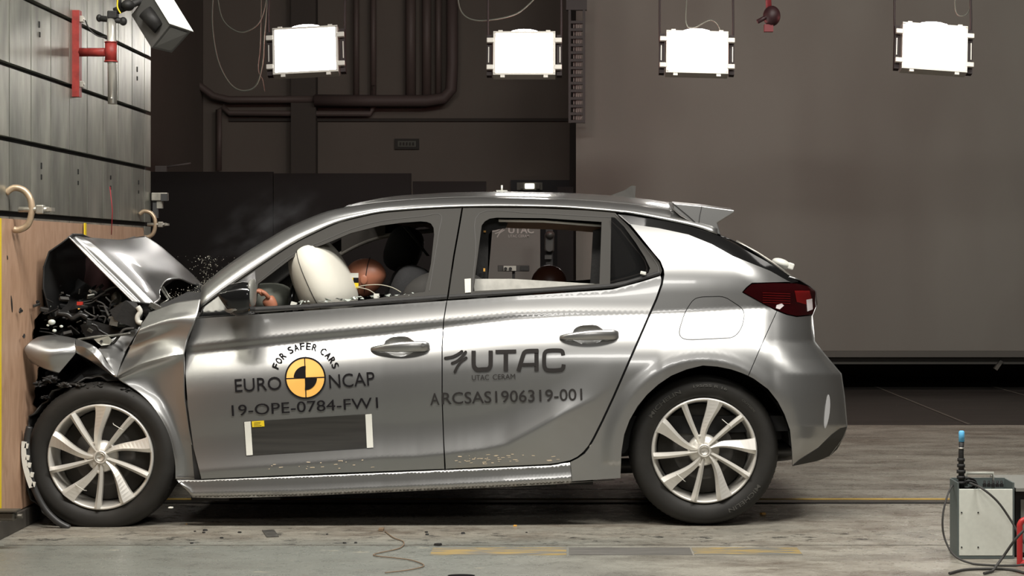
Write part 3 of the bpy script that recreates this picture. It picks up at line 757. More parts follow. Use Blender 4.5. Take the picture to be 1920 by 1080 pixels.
def handle(door, hc, x0, x1, keyhole):
    bowl = oval(hc[0], hc[1], 30, 19, e=.75, rot=-.05)
    def bf(px, py):
        r = min(1, math.hypot((px-hc[0])/30, (py-hc[1])/19)); return h(px, py)+.030*max(0, 1-r**2.2)
    panel('handle_recess', bowl, bf, M['paint'], door, step=3, skirt=0)
    mb = MB(); n = 26; ring = []
    for i in range(n+1):
        u = i/n; px = x0+(x1-x0)*u; py = hc[1]+2.5-2.6*(u-.5)*2-1.5*math.sin(u*PI)
        wd = (3.5+5.5*min(1, math.sin(min(u*2.2, PI/2))**.8)) * (1 if u < .93 else max(.55, 1-(u-.93)*6)); wd = wd*1.12 if u > .02 else 3.0
        yo = h(px, py)-.004-.034*min(1, math.sin(PI*min(max(u, .0), 1))**.55)
        c_ = P(px, py, yo); k = wd/446
        ring.append([c_+Vector((0, -.010*math.cos(a)*1.0, k*math.sin(a))) for a in [q*2*PI/14 for q in range(14)]])
    v = [q for r_ in ring for q in r_]; f = []
    for i in range(n):
        for k in range(14): f.append([i*14+k, i*14+(k+1) % 14, (i+1)*14+(k+1) % 14, (i+1)*14+k])
    mb.add(v, f, 0, True); mb.add(ring[0], [list(range(14))]); mb.add(ring[-1], [list(range(14))])
    if keyhole:
        mb.tube([P(x1-13, hc[1]-3, h(x1-13, hc[1])-.034), P(x1-13, hc[1]-3, h(x1-13, hc[1])-.0385)], .008, 14)
    mb.build('door_handle', M['paint'], door)
handle(fd, hc1, 695, 806, True); handle(rd, hc2, 1049, 1160, False)

# window frames (dark satin) with the openings
gl1 = [(476, 579), (484, 532), (547, 484), (580, 468), (610, 457), (658, 437), (713, 423), (750, 418), (788, 415), (800, 416), (808, 419), (813, 427), (814, 440), (808, 495), (797, 547), (672, 564)]
ff = [(372, 594), (380, 576), (416, 548), (476, 506), (547, 459), (588, 438), (630, 419), (670, 408), (713, 399), (755, 395), (797, 392), (866, 389), (859, 430), (850, 480), (838, 561), (476, 587)]
gl2 = [(903, 423), (909, 415), (918, 410), (931, 408), (1020, 409), (1128, 416), (1124, 532), (1010, 540), (887, 546)]
gl3 = [(1146, 407), (1153, 408), (1170, 425), (1192, 455), (1209, 482), (1219, 503), (1216, 512), (1190, 523), (1144, 533)]
rf = [(868, 389), (1000, 390), (1100, 394), (1153, 398), (1180, 424), (1209, 459), (1225, 475), (1237, 492), (1242, 507), (1239, 515), (1210, 524), (1148, 540), (840, 561), (852, 480), (861, 430)]
def hf(px, py): return h(px, py)-.001
wf, wf2 = panel('window_frame', ff, hf, M['frame'], fd, holes=[gl1], inset=.6, mirror=True, step=6, skirt=.04)
wf2.parent = fd2; 
wr, wr2 = panel('window_frame', rf, hf, M['frame'], rd, holes=[gl2, gl3], inset=.6, mirror=True, step=6, skirt=.04)
wr2.parent = rd2
def seal(pts, wd, name, m, par, fn=h, lift=-.004, closed=False, th=.004):
    pts = catmull(pts, 5, closed)
    if closed: pts = pts+[pts[0]]
    N = len(pts); L = []; R_ = []
    for i, p in enumerate(pts):
        a = pts[i-1] if i > 0 else (pts[-2] if closed else pts[0]); b = pts[i+1] if i < N-1 else (pts[1] if closed else pts[-1])
        tx, ty = b[0]-a[0], b[1]-a[1]; l = math.hypot(tx, ty) or 1; ww = wd/2
        L.append((p[0]-ty/l*ww, p[1]+tx/l*ww)); R_.append((p[0]+ty/l*ww, p[1]-tx/l*ww))
    v = [P(a, b, fn(a, b)+lift+th) for a, b in L]+[P(a, b, fn(a, b)+lift) for a, b in pts]+[P(a, b, fn(a, b)+lift+th) for a, b in R_]
    f = [[i, i+1, N+i+1, N+i] for i in range(N-1)]+[[N+i, N+i+1, 2*N+i+1, 2*N+i] for i in range(N-1)]
    mb = MB(); mb.add(v, f, 0, True); return mb.build(name, m, par)
m_seal = M['blackm']
seal([(476, 580), (600, 573), (838, 556)], 9, 'belt_seal', m_seal, fd, lift=-.008, th=.008)
seal([(842, 556), (1000, 546), (1144, 536), (1185, 527), (1237, 511)], 8, 'belt_seal', m_seal, rd, lift=-.008, th=.008)
m_chrome = mat('seal_edge', (.05, .048, .045), .5, 0, spec=.3)
seal([(484, 528), (547, 478), (610, 450), (658, 430), (713, 415), (788, 406), (826, 403), (822, 440), (805, 545)], 2.4, 'frame_bead', m_chrome, fd, lift=-.004)
seal([(884, 553), (892, 470), (899, 400), (1000, 400), (1148, 408)], 2.4, 'frame_bead', m_chrome, rd, lift=-.004)
seal([(1153, 401), (1180, 428), (1207, 461), (1232, 496), (1235, 510)], 3.2, 'frame_bead', m_chrome, rd, lift=-.005)
panel('mirror_base', [(373, 594), (385, 574), (416, 551), (478, 508), (480, 530), (474, 582), (430, 590)], lambda a, b: h(a, b)-.005, M['black'], fd, step=8)
# quarter glass
panel('quarter_glass', gl3, lambda a, b: .235-(b-407)*.0006, M['glass'], rd, step=12, mirror=False, skirt=0)
panel('quarter_glass', gl3, lambda a, b: .235-(b-407)*.0006, M['glass'], rd, step=12, mirror=True, skirt=0)[0].name = 'quarter_glass_inner'
bpy.data.objects.remove(bpy.data.objects['quarter_glass_inner'])

# --- quarter panel, fuel flap
qp = [(1160, 401), (1180, 419), (1235, 427), (1291, 439), (1335, 457), (1374, 479), (1444, 507), (1483, 529), (1410, 531), (1400, 539), (1392, 548), (1438, 573), (1457, 583), (1431, 640), (1403, 705),
      (1388, 699), (1370, 693), (1345, 688), (1318, 686), (1288, 693), (1259, 705), (1235, 721), (1214, 740), (1196, 762), (1181, 788), (1171, 815), (1166, 847), (1164, 897), (1072, 903), (1069, 866),
      (1083, 859), (1096, 850), (1106, 837), (1115, 821), (1130, 791), (1151, 746), (1182, 675), (1197, 641), (1219, 590), (1232, 561), (1242, 533), (1245, 515), (1244, 505), (1238, 490), (1211, 457), (1182, 422)]
flap = smooth_corners([(1272, 622), (1283, 586), (1299, 561), (1313, 556), (1358, 555), (1392, 577), (1397, 590), (1391, 617), (1376, 634), (1290, 638), (1276, 634)], 2, .25, 6)
qo, qo2 = panel('quarter_panel', qp, hq, M['paint'], car, holes=[flap], inset=.8, mirror=True, step=6)
panel('fuel_flap', flap, lambda a, b: hq(a, b)-.001, M['paint'], car, inset=1.3, step=6)
panel('flap_bay', flap, lambda a, b: hq(a, b)+.012, M['inner'], qo, step=20, skirt=0)
# --- rear bumper, tail lamp
bump = [(1457, 583), (1475, 590), (1494, 594), (1524, 591), (1528, 640), (1540, 657), (1553, 673), (1577, 701), (1583, 742), (1588, 799), (1579, 823), (1568, 842), (1555, 855), (1530, 864), (1486, 873), (1484, 840), (1481, 807), (1471, 778), (1458, 753), (1440, 730), (1414, 711), (1403, 705), (1431, 640)]
bo, bo2 = panel('rear_bumper', bump, hq, M['paint'], car, inset=.6, mirror=True, step=6)
panel('bumper_lower', [(1486, 874), (1530, 865), (1555, 856), (1570, 842), (1583, 818), (1589, 800), (1576, 803), (1560, 815), (1535, 840), (1500, 862)], lambda a, b: hq(a, b)-.003, M['frame'], bo, step=6)
ref = smooth_corners([(1553, 735), (1557, 750), (1556, 775), (1551, 797), (1546, 806), (1545, 795), (1547, 765)], 2)
panel('reflector', ref, lambda a, b: hq(a, b)-.003, mat('reflector_grey', (.45, .45, .45), .25), bo, step=3)
tl = [(1393, 548), (1401, 539), (1410, 532), (1450, 530), (1494, 531), (1515, 536), (1531, 546), (1533, 571), (1524, 590), (1494, 593), (1475, 589), (1458, 582), (1438, 573)]
to, to2 = panel('tail_lamp', tl, lambda a, b: hq(a, b)-.004, M['red'], car, inset=.6, mirror=True, step=4)
panel('brake_segment', [(1490, 545), (1518, 545), (1522, 560), (1516, 572), (1494, 566)], lambda a, b: hq(a, b)-.007, M['red2'], to, step=4)
for k in range(5): v, f = ribbon_px([(1430, 549+k*4.5), (1482, 551+k*4.5)], 1.2, hq, -.010); mb = MB(); mb.add(v, f); mb.build('lamp_rib', mat('rib_red', (.09, .006, .006), .2) if k == 0 else bpy.data.materials['rib_red'], to)
panel('reverse_segment', [(1512, 562), (1523, 560), (1524, 580), (1514, 584)], lambda a, b: hq(a, b)-.008, M['tlclear'], to, step=4)
panel('indicator_segment', [(1456, 572), (1466, 569), (1470, 573), (1462, 580), (1455, 578)], lambda a, b: hq(a, b)-.007, M['tlclear'], to, step=4)

# --- sill
def sill_f(px, py):
    top = ip(px, [(330, 900), (377, 899), (836, 881), (1030, 872), (1072, 868), (1164, 860)]); bot = ip(px, [(330, 902), (361, 933), (567, 930), (903, 915), (1152, 901), (1164, 898)])
    v = max(0, min(1, (py-top)/max(bot-top, 1)))
    tw = max(0, min(1, (px-330)/40))
    # ledge, body, tuck-under
    prof = np.interp(v, [0, .05, .2, .45, .6, .75, .9, 1], [.008, -.002, -.002, -.004, -.0065, -.010, -.006, .02])
    return h(px, top)+float(prof)-.006
panel('sill', [(331, 900), (377, 900), (600, 891), (836, 881), (1030, 872.5), (1069, 867), (1072, 904), (1152, 900), (1040, 908), (903, 915), (567, 930), (420, 934), (361, 933)], sill_f, M['paint'], car, step=4, mirror=True)
mb = MB()
for (a, b, c_) in ((395, 934, .16), (500, 932, .12), (1000, 909, .2), (1090, 904, .1)):
    mb = MB(); mb.box(P(a, b, .12), (c_, .03, .018)); mb.build('jacking_lip', M['blackm'], car)

# --- underbody
mb = MB(); A = P(330, 905, .1); B = P(1500, 850, .1)
mb.prism([(A.x, .24), (P(1170, 0, .1).x, .30), (P(1200, 0, .1).x, .38), (P(1560, 0, .1).x, .40), (P(1560, 0, .1).x, .46), (P(1200, 0, .1).x, .46), (A.x, .36)], .10, WID-.10)
mb.build('underbody', M['inner'], car)
mb = MB(); mb.tube([Vector((.2, .6, .19)), Vector((.55, .6, .20)), Vector((.9, .62, .24))], .035, 10); mb.ell((.95, .95, .25), (.25, .3, .07)); mb.build('exhaust', mat('exhaust_grey', (.1, .1, .1), .4, .6), car)
mb = MB(); mb.tube([Vector((.55, .25, .27)), Vector((.7, .9, .22)), Vector((.55, 1.5, .27))], .03, 10); mb.build('rear_axle', M['inner'], car)
# wheel house rear
mb = MB(); c = P(1320, 848, .06); n = 40; v = []; f = []
for k in range(n+1):
    a = -PI*.55+PI*1.03*k/n; r = .37
    v += [c+Vector((r*math.sin(a), 0, r*math.cos(a))), c+Vector((r*math.sin(a), .34, r*math.cos(a)))]
for k in range(n): f.append([2*k, 2*k+1, 2*k+3, 2*k+2])
mb.add(v, f, 0, True); mb.add([c+Vector((math.sin(a)*.37, .34, math.cos(a)*.37)) for a in [-PI*.55+PI*1.03*k/20 for k in range(21)]], [list(range(21))])
mb.build('wheel_house', M['inner'], car)

# --- cant rail, roof, windscreen : lofts across the car
Lr = [(376, 577), (416, 547), (476, 505), (547, 458), (588, 437), (630, 418), (670, 407), (713, 398), (755, 394), (797, 391), (866, 388), (950, 387), (1050, 389), (1120, 394), (1153, 397), (1200, 403), (1300, 424), (1345, 440)]
Ur = [(378, 538), (416, 506), (463, 473), (506, 447), (547, 424), (608, 399), (647, 390), (680, 384.5), (713, 380), (755, 376.5), (797, 373.5), (866, 371), (950, 371), (1050, 374), (1120, 378), (1153, 381), (1200, 386), (1310, 405), (1345, 416)]
NS = 70
def along(pts, n=NS):
    p = catmull(pts, 10); d = [0]
    for i in range(1, len(p)): d.append(d[-1]+math.hypot(p[i][0]-p[i-1][0], p[i][1]-p[i-1][1]))
    return [(float(np.interp(u*d[-1], d, [q_[0] for q_ in p])), float(np.interp(u*d[-1], d, [q_[1] for q_ in p]))) for u in [k/(n-1) for k in range(n)]]
La, Ua = along(Lr), along(Ur)
rowsR = []; nr = 9
for k in range(nr):
    t_ = k/(nr-1); row = []
    for i in range(NS):
        a = (La[i][0]*(1-t_)+Ua[i][0]*t_, La[i][1]*(1-t_)+Ua[i][1]*t_)
        y0 = h(*La[i]); row.append(P(a[0], a[1], y0-.006+.085*t_**2.0))
    rowsR.append(row)
def loft(rows, name, m, par, flipY=False):
    n = len(rows[0]); v = [q_ for r_ in rows for q_ in r_]
    if flipY: v = [Vector((q_.x, WID-q_.y, q_.z)) for q_ in v]
    f = [[i*n+j, i*n+j+1, (i+1)*n+j+1, (i+1)*n+j] for i in range(len(rows)-1) for j in range(n-1)]
    me = bpy.data.meshes.new(name); off = parent_loc(par); me.from_pydata([tuple(q_-off) for q_ in v], [], f)
    me.polygons.foreach_set('use_smooth', [True]*len(f)); setmat(me, m); me.update()
    o = bpy.data.objects.new(name, me); link(o, par)
    md = o.modifiers.new('thick', 'SOLIDIFY'); md.thickness = .006; md.offset = 0
    return o
loft(rowsR, 'roof_rail', M['paint'], car); loft(rowsR, 'roof_rail', M['paint'], car, True)
# roof: from station where the rail leaves the screen
top = rowsR[-1]
i0 = min(range(NS), key=lambda i: abs(Ua[i][0]-640)); i1 = NS-1
m_roof = M['paint']
SIL = [(600, 402), (647, 386), (700, 375), (740, 370), (840, 364.5), (940, 362.5), (1060, 365), (1170, 371), (1215, 376), (1260, 382), (1345, 400)]
def roofpt(i, t_):
    a = top[i]; ux = Ua[i][0]; yc = WID/2
    zc = CH-(ip(ux, SIL)-VY)/F*(D+yc)+.004
    y = a.y+(yc-a.y)*t_
    x = a.x + (-.05*math.sin(t_*PI/2) if False else 0)
    k = max(0, (i-i0)/(i1-i0))
    return Vector((x, y, a.z+(zc-a.z)*(1-(1-t_)**2.3)))
ts = [0, .04, .09, .16, .25, .36, .5, .66, .83, 1]
rr = [[roofpt(i, t_) for i in range(i0, i1+1)] for t_ in ts]
full = rr+[[Vector((q_.x, WID-q_.y, q_.z)) for q_ in r_] for r_ in rr[::-1][1:]]
roof = loft(full, 'roof', m_roof, car)
# black glass strips / bead along the roof edge
# windscreen
ws = []
for t_ in ts:
    row = []
    for i in range(0, i0+1):
        a = top[i]; yc = WID/2; y = a.y+(yc-a.y)*t_
        row.append(Vector((a.x-.02*math.sin(t_*PI/2), y, a.z-.004)))
    ws.append(row)
ws = ws+[[Vector((q_.x, WID-q_.y, q_.z)) for q_ in r_] for r_ in ws[::-1][1:]]
m_ws = mat('cracked_windscreen', (.02, .022, .02), .15, 0, 0, alpha=.45, spec=.6)
loft(ws, 'windscreen', m_ws, car)
# antenna + sensors on the roof
mb = MB(); b0 = P(1170, 372, .885); mb.add([b0+Vector((-.10, -.02, 0)), b0+Vector((-.10, .02, 0)), b0+Vector((.05, .025, -.005)), b0+Vector((.05, -.025, -.005)), b0+Vector((.035, 0, .06)), b0+Vector((.055, 0, .058)), b0+Vector((.0, 0, .037))],
                [[0, 3, 6], [3, 4, 6], [0, 6, 1], [1, 6, 2], [6, 4, 2], [3, 5, 4], [4, 5, 2], [3, 2, 5], [0, 1, 2, 3]]); mb.build('roof_antenna', M['frame'], car)
mb = MB(); c = P(941, 361, .8); mb.box(c, (.16, .05, .006)); mb.box(c+Vector((.0, 0, .004)), (.05, .05, .012)); mb.tube([c, c+Vector((0, 0, .034))], .005, 8); mb.box(P(998, 366, .6), (.05, .03, .012))
mb.build('roof_sensor', mat('sensor_alu', (.6, .6, .55), .35, .5), car)
# black strip between roof line and quarter panel
bs = [(1153, 398), (1200, 403), (1250, 412), (1300, 422), (1330, 434), (1352, 444), (1400, 470), (1440, 492), (1475, 513), (1497, 528), (1483, 531), (1444, 509), (1410, 495), (1374, 481), (1335, 459), (1291, 441), (1235, 429), (1181, 421)]
panel('black_pillar_trim', bs, lambda a, b: max(h(a, b)*min(1, max(0, (1290-a)/80))+hq(a, b)*(1-min(1, max(0, (1290-a)/80))), 0)+.006, M['black'], car, mirror=True, step=6)
# tailgate: glass + body, loft across the car following the silhouette
def tail_loft(pts, name, m, par, y0f, bulge=.03, crown=0):
    rows_ = []
    for t_ in [0, .08, .2, .4, .6, .8, 1]:
        row = []
        for (a, b, yy) in pts:
            p = P(a, b, yy); y = yy+(WID/2-yy)*t_
            row.append(Vector((p.x+bulge*math.sin(t_*PI/2), y, p.z+crown*math.sin(t_*PI/2))))
        rows_.append(row)
    rows_ = rows_+[[Vector((q_.x, WID-q_.y, q_.z)) for q_ in r_] for r_ in rows_[::-1][1:]]
    return loft(rows_, name, m, par)
tg = tail_loft([(1345, 440, .22), (1370, 450, .24), (1400, 464, .25), (1425, 480, .25), (1448, 497, .25), (1470, 512, .25), (1483, 521, .25)], 'tailgate_glass', M['black'], car, None, .0, .025)
tg.name = 'tailgate_glass'
tb = tail_loft([(a_-3, b_, hq(a_-5, b_)+.006) for a_, b_ in ((1483, 519), (1503, 525), (1521, 536), (1532, 546), (1533, 575), (1526, 592), (1530, 640), (1543, 657), (1556, 673), (1580, 701), (1586, 742), (1591, 799), (1582, 823), (1558, 855), (1533, 864), (1503, 864))], 'tailgate', M['paint'], car, None, .03, .0)
mb = MB(); c = P(1465, 494, .75); mb.ell(c, (.045, .05, .022), Matrix.Rotation(.35, 3, 'Y')); mb.box(c+Vector((.04, 0, -.012)), (.03, .07, .03), Matrix.Rotation(.35, 3, 'Y'), bev=.006); mb.build('wiper_pivot', M['white'], car)
mb = MB(); mb.tube([P(1380, 452, .3), P(1420, 474, .3), P(1452, 495, .3), P(1490, 524, .3)], .006, 8); mb.build('glass_edge_highlight', M['zinc'], tg)  # bright tube stands in for the highlight along the glass edge
# spoiler
sp_t = [(1218, 377), (1262, 381), (1316, 386), (1377, 394)]; sp_b = [(1377, 398), (1345, 418), (1352, 441), (1310, 424), (1275, 404), (1262, 392)]
mb = MB(); pol = sp_t[1:]+sp_b
def prof(y, sc): return [P(a, b, y) for a, b in pol]
base = [P(a, b, .20) for a, b in pol]; n = len(pol)
V = []; ysx = [.20, .24, .35, WID/2, WID-.35, WID-.24, WID-.20]
for y in ysx: V += [Vector((p.x, y, p.z+(.012 if .3 < y < 1.45 else 0))) for p in base]
Fc = [list(range(n))[::-1], [6*n+i for i in range(n)]]
for k in range(6):
    for i in range(n): Fc.append([k*n+i, k*n+(i+1) % n, (k+1)*n+(i+1) % n, (k+1)*n+i])
mb.add(V, Fc); so_ = mb.build('roof_spoiler', M['paint'], car)
bvm = so_.modifiers.new('b', 'BEVEL'); bvm.width = .004; bvm.segments = 2; bvm.angle_limit = .5
v, f = ribbon_px([(1261, 381), (1290, 405), (1311, 424)], 2.0, lambda a, b: .198, 0); mb = MB(); mb.add(v, f); mb.build('spoiler_seam', M['blackm'], so_)
v, f = ribbon_px([(1316, 386), (1312, 405), (1310, 422)], 1.2, lambda a, b: .198, 0); mb = MB(); mb.add(v, f); mb.build('spoiler_seam', M['blackm'], so_)

# --- lettering on the doors
mb = MB(); pos = SUR(.0045)
def words(s_, a_, b_, cap, off, m_, par, pos_=None):
    mb_ = MB(); text_on(mb_, s_, a_, b_, cap, pos_ or pos, off); mb_.build('door_lettering', m_, par)
words('EURO', (441, 735), (528, 730), 24, 0, M['ink'], fd); words('NCAP', (618, 728), (703, 722), 25, 0, M['ink'], fd)
words('19-OPE-0784-FW1', (435, 780), (709, 765), 20, 0, M['ink'], fd)
# curved slogan
cc0 = (573, 709); word = 'FOR SAFER CARS'; Rr = 54.0
adv = []; tot = 0
for ch in word:
    wv = {'I': .3, ' ': .42}.get(ch, .78); adv.append(wv); tot += wv
ang0 = -73; ang1 = 72; acc = 0
for ch, wv in zip(word, adv):
    a = math.radians(ang0+(ang1-ang0)*(acc+wv/2)/tot); acc += wv
    if ch == ' ': continue
    c_ = (cc0[0]+Rr*math.sin(a), cc0[1]-Rr*math.cos(a)); t_ = (math.cos(a), math.sin(a)); hw = 4.2
    for sh in (-.45, .45): text_on(mb, ch, (c_[0]+sh-t_[0]*hw, c_[1]-t_[1]*hw), (c_[0]+sh+t_[0]*hw, c_[1]+t_[1]*hw), 12.5, pos, 0)
mb.build('door_lettering', M['ink'], fd)
def disc(mb, c, r0, r1, a0, a1, dz, n=24, mi=0):
    v = []; f = []
    for k in range(n+1):
        a = math.radians(a0+(a1-a0)*k/n)
        for r in (r0, r1): px, py = c[0]+r*math.sin(a)*.975, c[1]-r*math.cos(a); v.append(P(px, py, h(px, py)-dz))
    for k in range(n): f.append([2*k, 2*k+1, 2*k+3, 2*k+2])
    mb.add(v, f, mi)
rc = (572.5, 708.5); mb = MB()
disc(mb, rc, 0, 37.5, 0, 360, .0042, 48, 0); disc(mb, rc, 36.5, 39.5, 0, 360, .0052, 48, 1)
disc(mb, rc, 0, 22.5, -88, 2, .0052, 16, 1); disc(mb, rc, 0, 22.5, 92, 182, .0052, 16, 1)
for a in (-2, 88, 178, 268):
    a_ = math.radians(a); v, f = ribbon_px([rc, (rc[0]+38*math.sin(a_), rc[1]-38*math.cos(a_))], 1.8, h, -.0056); mb.add(v, f, 1)
mb.build('target_emblem', [M['orange'], M['ink']], fd, recalc=False)
# black plate between white strips
def quad_px(mb, q_, dz, mi=0, n=10):
    v = []; f = []
    for j in range(n+1):
        for k in (0, .25, .5, .75, 1):
            u = j/n; a = [q_[0][i]*(1-u)+q_[1][i]*u for i in (0, 1)]; b = [q_[3][i]*(1-u)+q_[2][i]*u for i in (0, 1)]
            px, py = a[0]*(1-k)+b[0]*k, a[1]*(1-k)+b[1]*k; v.append(P(px, py, h(px, py)-dz))
    for j in range(n):
        for k in range(4): f.append([j*5+k, j*5+k+1, (j+1)*5+k+1, (j+1)*5+k])
    mb.add(v, f, mi, True)
mb = MB(); quad_px(mb, [(457, 791), (697, 776), (700, 839), (461, 854)], .003); pl_ = mb.build('marker_plate', M['inkdoor'], fd, 'matt black rectangular decal')
mb = MB(); quad_px(mb, [(458, 791), (470, 790), (474, 853), (462, 854)], .0045, 0, 3); mb.build('white_strip', M['white'], pl_)
mb = MB(); quad_px(mb, [(685, 777), (697, 776), (700, 839), (688, 840)], .0045, 0, 3); mb.build('white_strip', M['white'], pl_)
mb = MB(); quad_px(mb, [(472, 790), (495, 788.5), (496, 799.5), (473, 801)], .0048, 0, 3)
mb2 = mb; o_ = mb.build('yellow_sticker', M['yellow'], pl_)
mb = MB()
for k in range(3): v, f = ribbon_px([(476, 793+k*2.8), (490+random.uniform(-3, 2), 792+k*2.8)], .9, h, -.0052); mb.add(v, f)
mb.build('fine_print', M['ink2'], pl_)
# logo UTAC
mb = MB()
def stroke(pts, wd, n=6):
    pts = catmull(pts, n) if len(pts) > 2 else pts; v, f = ribbon_px(pts, wd, h, -.0050); mb.add(v, f)
    return pts
def cap_(p, r):
    v = [P(p[0], p[1], h(*p)-.0050)]+[P(p[0]+r*math.cos(a), p[1]+r*math.sin(a), h(p[0], p[1])-.0050) for a in [k*PI/6 for k in range(12)]]
    mb.add(v, [[0, k+1, (k+1) % 12+1] for k in range(12)])
for pts in ([(835, 671.5), (848, 669), (858, 664.5), (866, 659)], [(848, 681), (857, 677), (866, 669), (873, 660)], [(853, 697), (858, 687), (865, 678), (874, 671)]):
    stroke(pts, 5.4); cap_(pts[0], 2.7); cap_(pts[-1], 2.7)
dy = lambda x: -(x-885)*.022
def L_(pts, wd, smooth=True):
    q_ = [(a, b+dy(a)) for a, b in pts]
    v, f = ribbon_px(catmull(q_, 5) if smooth else q_, wd, h, -.0050); mb.add(v, f)
L_([(888, 657.5), (888, 680), (889.5, 688), (895, 693), (906, 693), (915, 692.5), (919, 688), (920, 681), (920, 658)], 8)
L_([(929, 660.5), (968, 660.5)], 7, False); L_([(948.5, 662), (948.5, 697.5)], 8.5, False)
L_([(972, 698), (981, 668), (985, 662), (992, 660.5), (1009, 660.5)], 8); L_([(1006, 657.5), (1006, 698.5)], 8, False); L_([(979, 686), (1004, 686)], 6.5, False)
L_([(1056, 670), (1054, 662.5), (1047, 660.5), (1030, 660.5), (1023, 663), (1020.5, 670), (1020.5, 688), (1024, 695.5), (1031, 697.5), (1047, 697.5), (1055, 695), (1057, 687)], 7.5)
mb.build('door_emblem', M['ink2'], rd)
words('UTAC', (885, 713), (917, 712), 9.5, 0, M['ink2'], rd); words('CERAM', (924, 711.8), (966, 710.5), 9.5, 0, M['ink2'], rd); words('RCSAS1906319-001', (829, 758), (1092, 750), 21.5, .006, M['ink2'], rd)
mb = MB(); text_on(mb, 'A', (807, 759.5), (824, 759), 22, pos, .006); mb.build('letter_decal', M['ink2'], fd)
# small round sensor + mark at the door foot
mb = MB(); c = P(1110, 838, h(1110, 838)); mb.tube([c, c-Vector((0, .006, 0))], .011, 16); mb.tube([c-Vector((0, .006, 0)), c-Vector((0, .010, 0))], .005, 10); mb.build('round_plug', M['zinc'], qo)
mb = MB(); text_on(mb, 'H', (1120, 838), (1126, 838), 8, SUR(.004)); mb.build('blue_mark', mat('blue_ink', (.05, .12, .35), .5), qo)
# paint scuffs on the door foot
mb = MB(); random.seed(3)
for k in range(60):
    x = random.choice([random.uniform(840, 980), random.uniform(840, 960), random.uniform(500, 700), random.uniform(850, 1060)]); y = random.uniform(855, 873)-(x-840)*.035
    y = min(y, ip(x, [(377, 895), (836, 876), (1060, 862)])); l = random.uniform(1.5, 9); v, f = ribbon_px([(x, y), (x+l, y-l*.04+random.uniform(-.6, .6))], random.uniform(.8, 1.6), h, -.0015); mb.add(v, f)
mb.build('road_scuffs', mat('scuff', (.62, .52, .38), .8, spec=.1), rd)

# --- door mirror
mb = MB(); ring = []
stn = [(414, 551, 3, 3), (420, 553, 12, 13), (432, 557, 24, 28), (446, 559, 29, 34), (458, 558, 30, 34), (468, 557, 28, 32), (474, 556, 26, 30)]
for (px, py, up, dn) in stn:
    c_ = P(px, py, -.06); r_ = []
    for k in range(24):
        a = 2*PI*k/24; s2 = math.sin(a); c2 = math.cos(a); rz = (up if s2 > 0 else dn)/446
        r_.append(c_+Vector((0, .085*math.copysign(abs(c2)**.7, c2), rz*math.copysign(abs(s2)**.8, s2))))
    ring.append(r_)
v = [q_ for r_ in ring for q_ in r_]; f = []; mi = []
for i in range(len(ring)-1):
    for k in range(24): f.append([i*24+k, i*24+(k+1) % 24, (i+1)*24+(k+1) % 24, (i+1)*24+k])
mb.add(v, f, 0, True); mb.add(ring[0], [list(range(24))]); mb.add(ring[-1], [list(range(24))])
mr = mb.build('door_mirror', M['black'], fd)
mb = MB(); c_ = P(471, 549, -.06); mb.ell(c_+Vector((.004, 0, 0)), (.012, .078, .058), e=.7); mb.build('mirror_rim', mat('mirror_grey', (.22, .22, .20), .3), mr)
mb = MB(); mb.box(P(455, 583, -.01), (.09, .12, .03), bev=.01); mb.build('mirror_foot', M['black'], mr)
mb = MB(); mb.ell(P(446, 578, -.068), (.055, .07, .022), Matrix.Rotation(-.1, 3, 'Y')); mb.build('mirror_lower_shell', M['paint'], mr)

# --- broken glass at the front window sill
random.seed(11); mb = MB()
for k in range(46):
    u = random.random()**.8; px = 812-u*250; py = ip(px, [(476, 581), (838, 556)])-6-random.random()*6*(1-u*.5); c_ = P(px, py, h(px, py)+random.uniform(-.005, .04)); s = random.uniform(.004, .013)
    mb.add([c_+Vector([random.uniform(-s, s)*1.5, random.uniform(-s, s), random.uniform(-s, s)*.7]) for _ in range(4)], [[0, 1, 2], [0, 1, 3], [1, 2, 3], [0, 2, 3]])
o_ = mb.build('broken_window_glass', M['shard'], fd); 
mb = MB(); mb.box(P(706, 555, .12), (.022, .02, .02)); mb.build('glass_clip', M['white'], fd)
mb = MB(); mb.box(P(551, 570, .14), (.025, .02, .016), Matrix.Rotation(.3, 3, 'Y')); mb.build('glass_clip', M['white'], fd)
cb = MB(); cb.tube([P(a, b, .16) for a, b in catmull([(668, 539), (685, 535), (712, 534), (735, 539), (752, 548)], 6)], .0022, 6); cb.tube([P(a, b, .14) for a, b in catmull([(672, 539), (690, 543), (705, 552), (712, 556)], 6)], .0022, 6); cb.build('loose_wire', mat('pale_wire', (.4, .38, .3), .5), fd)

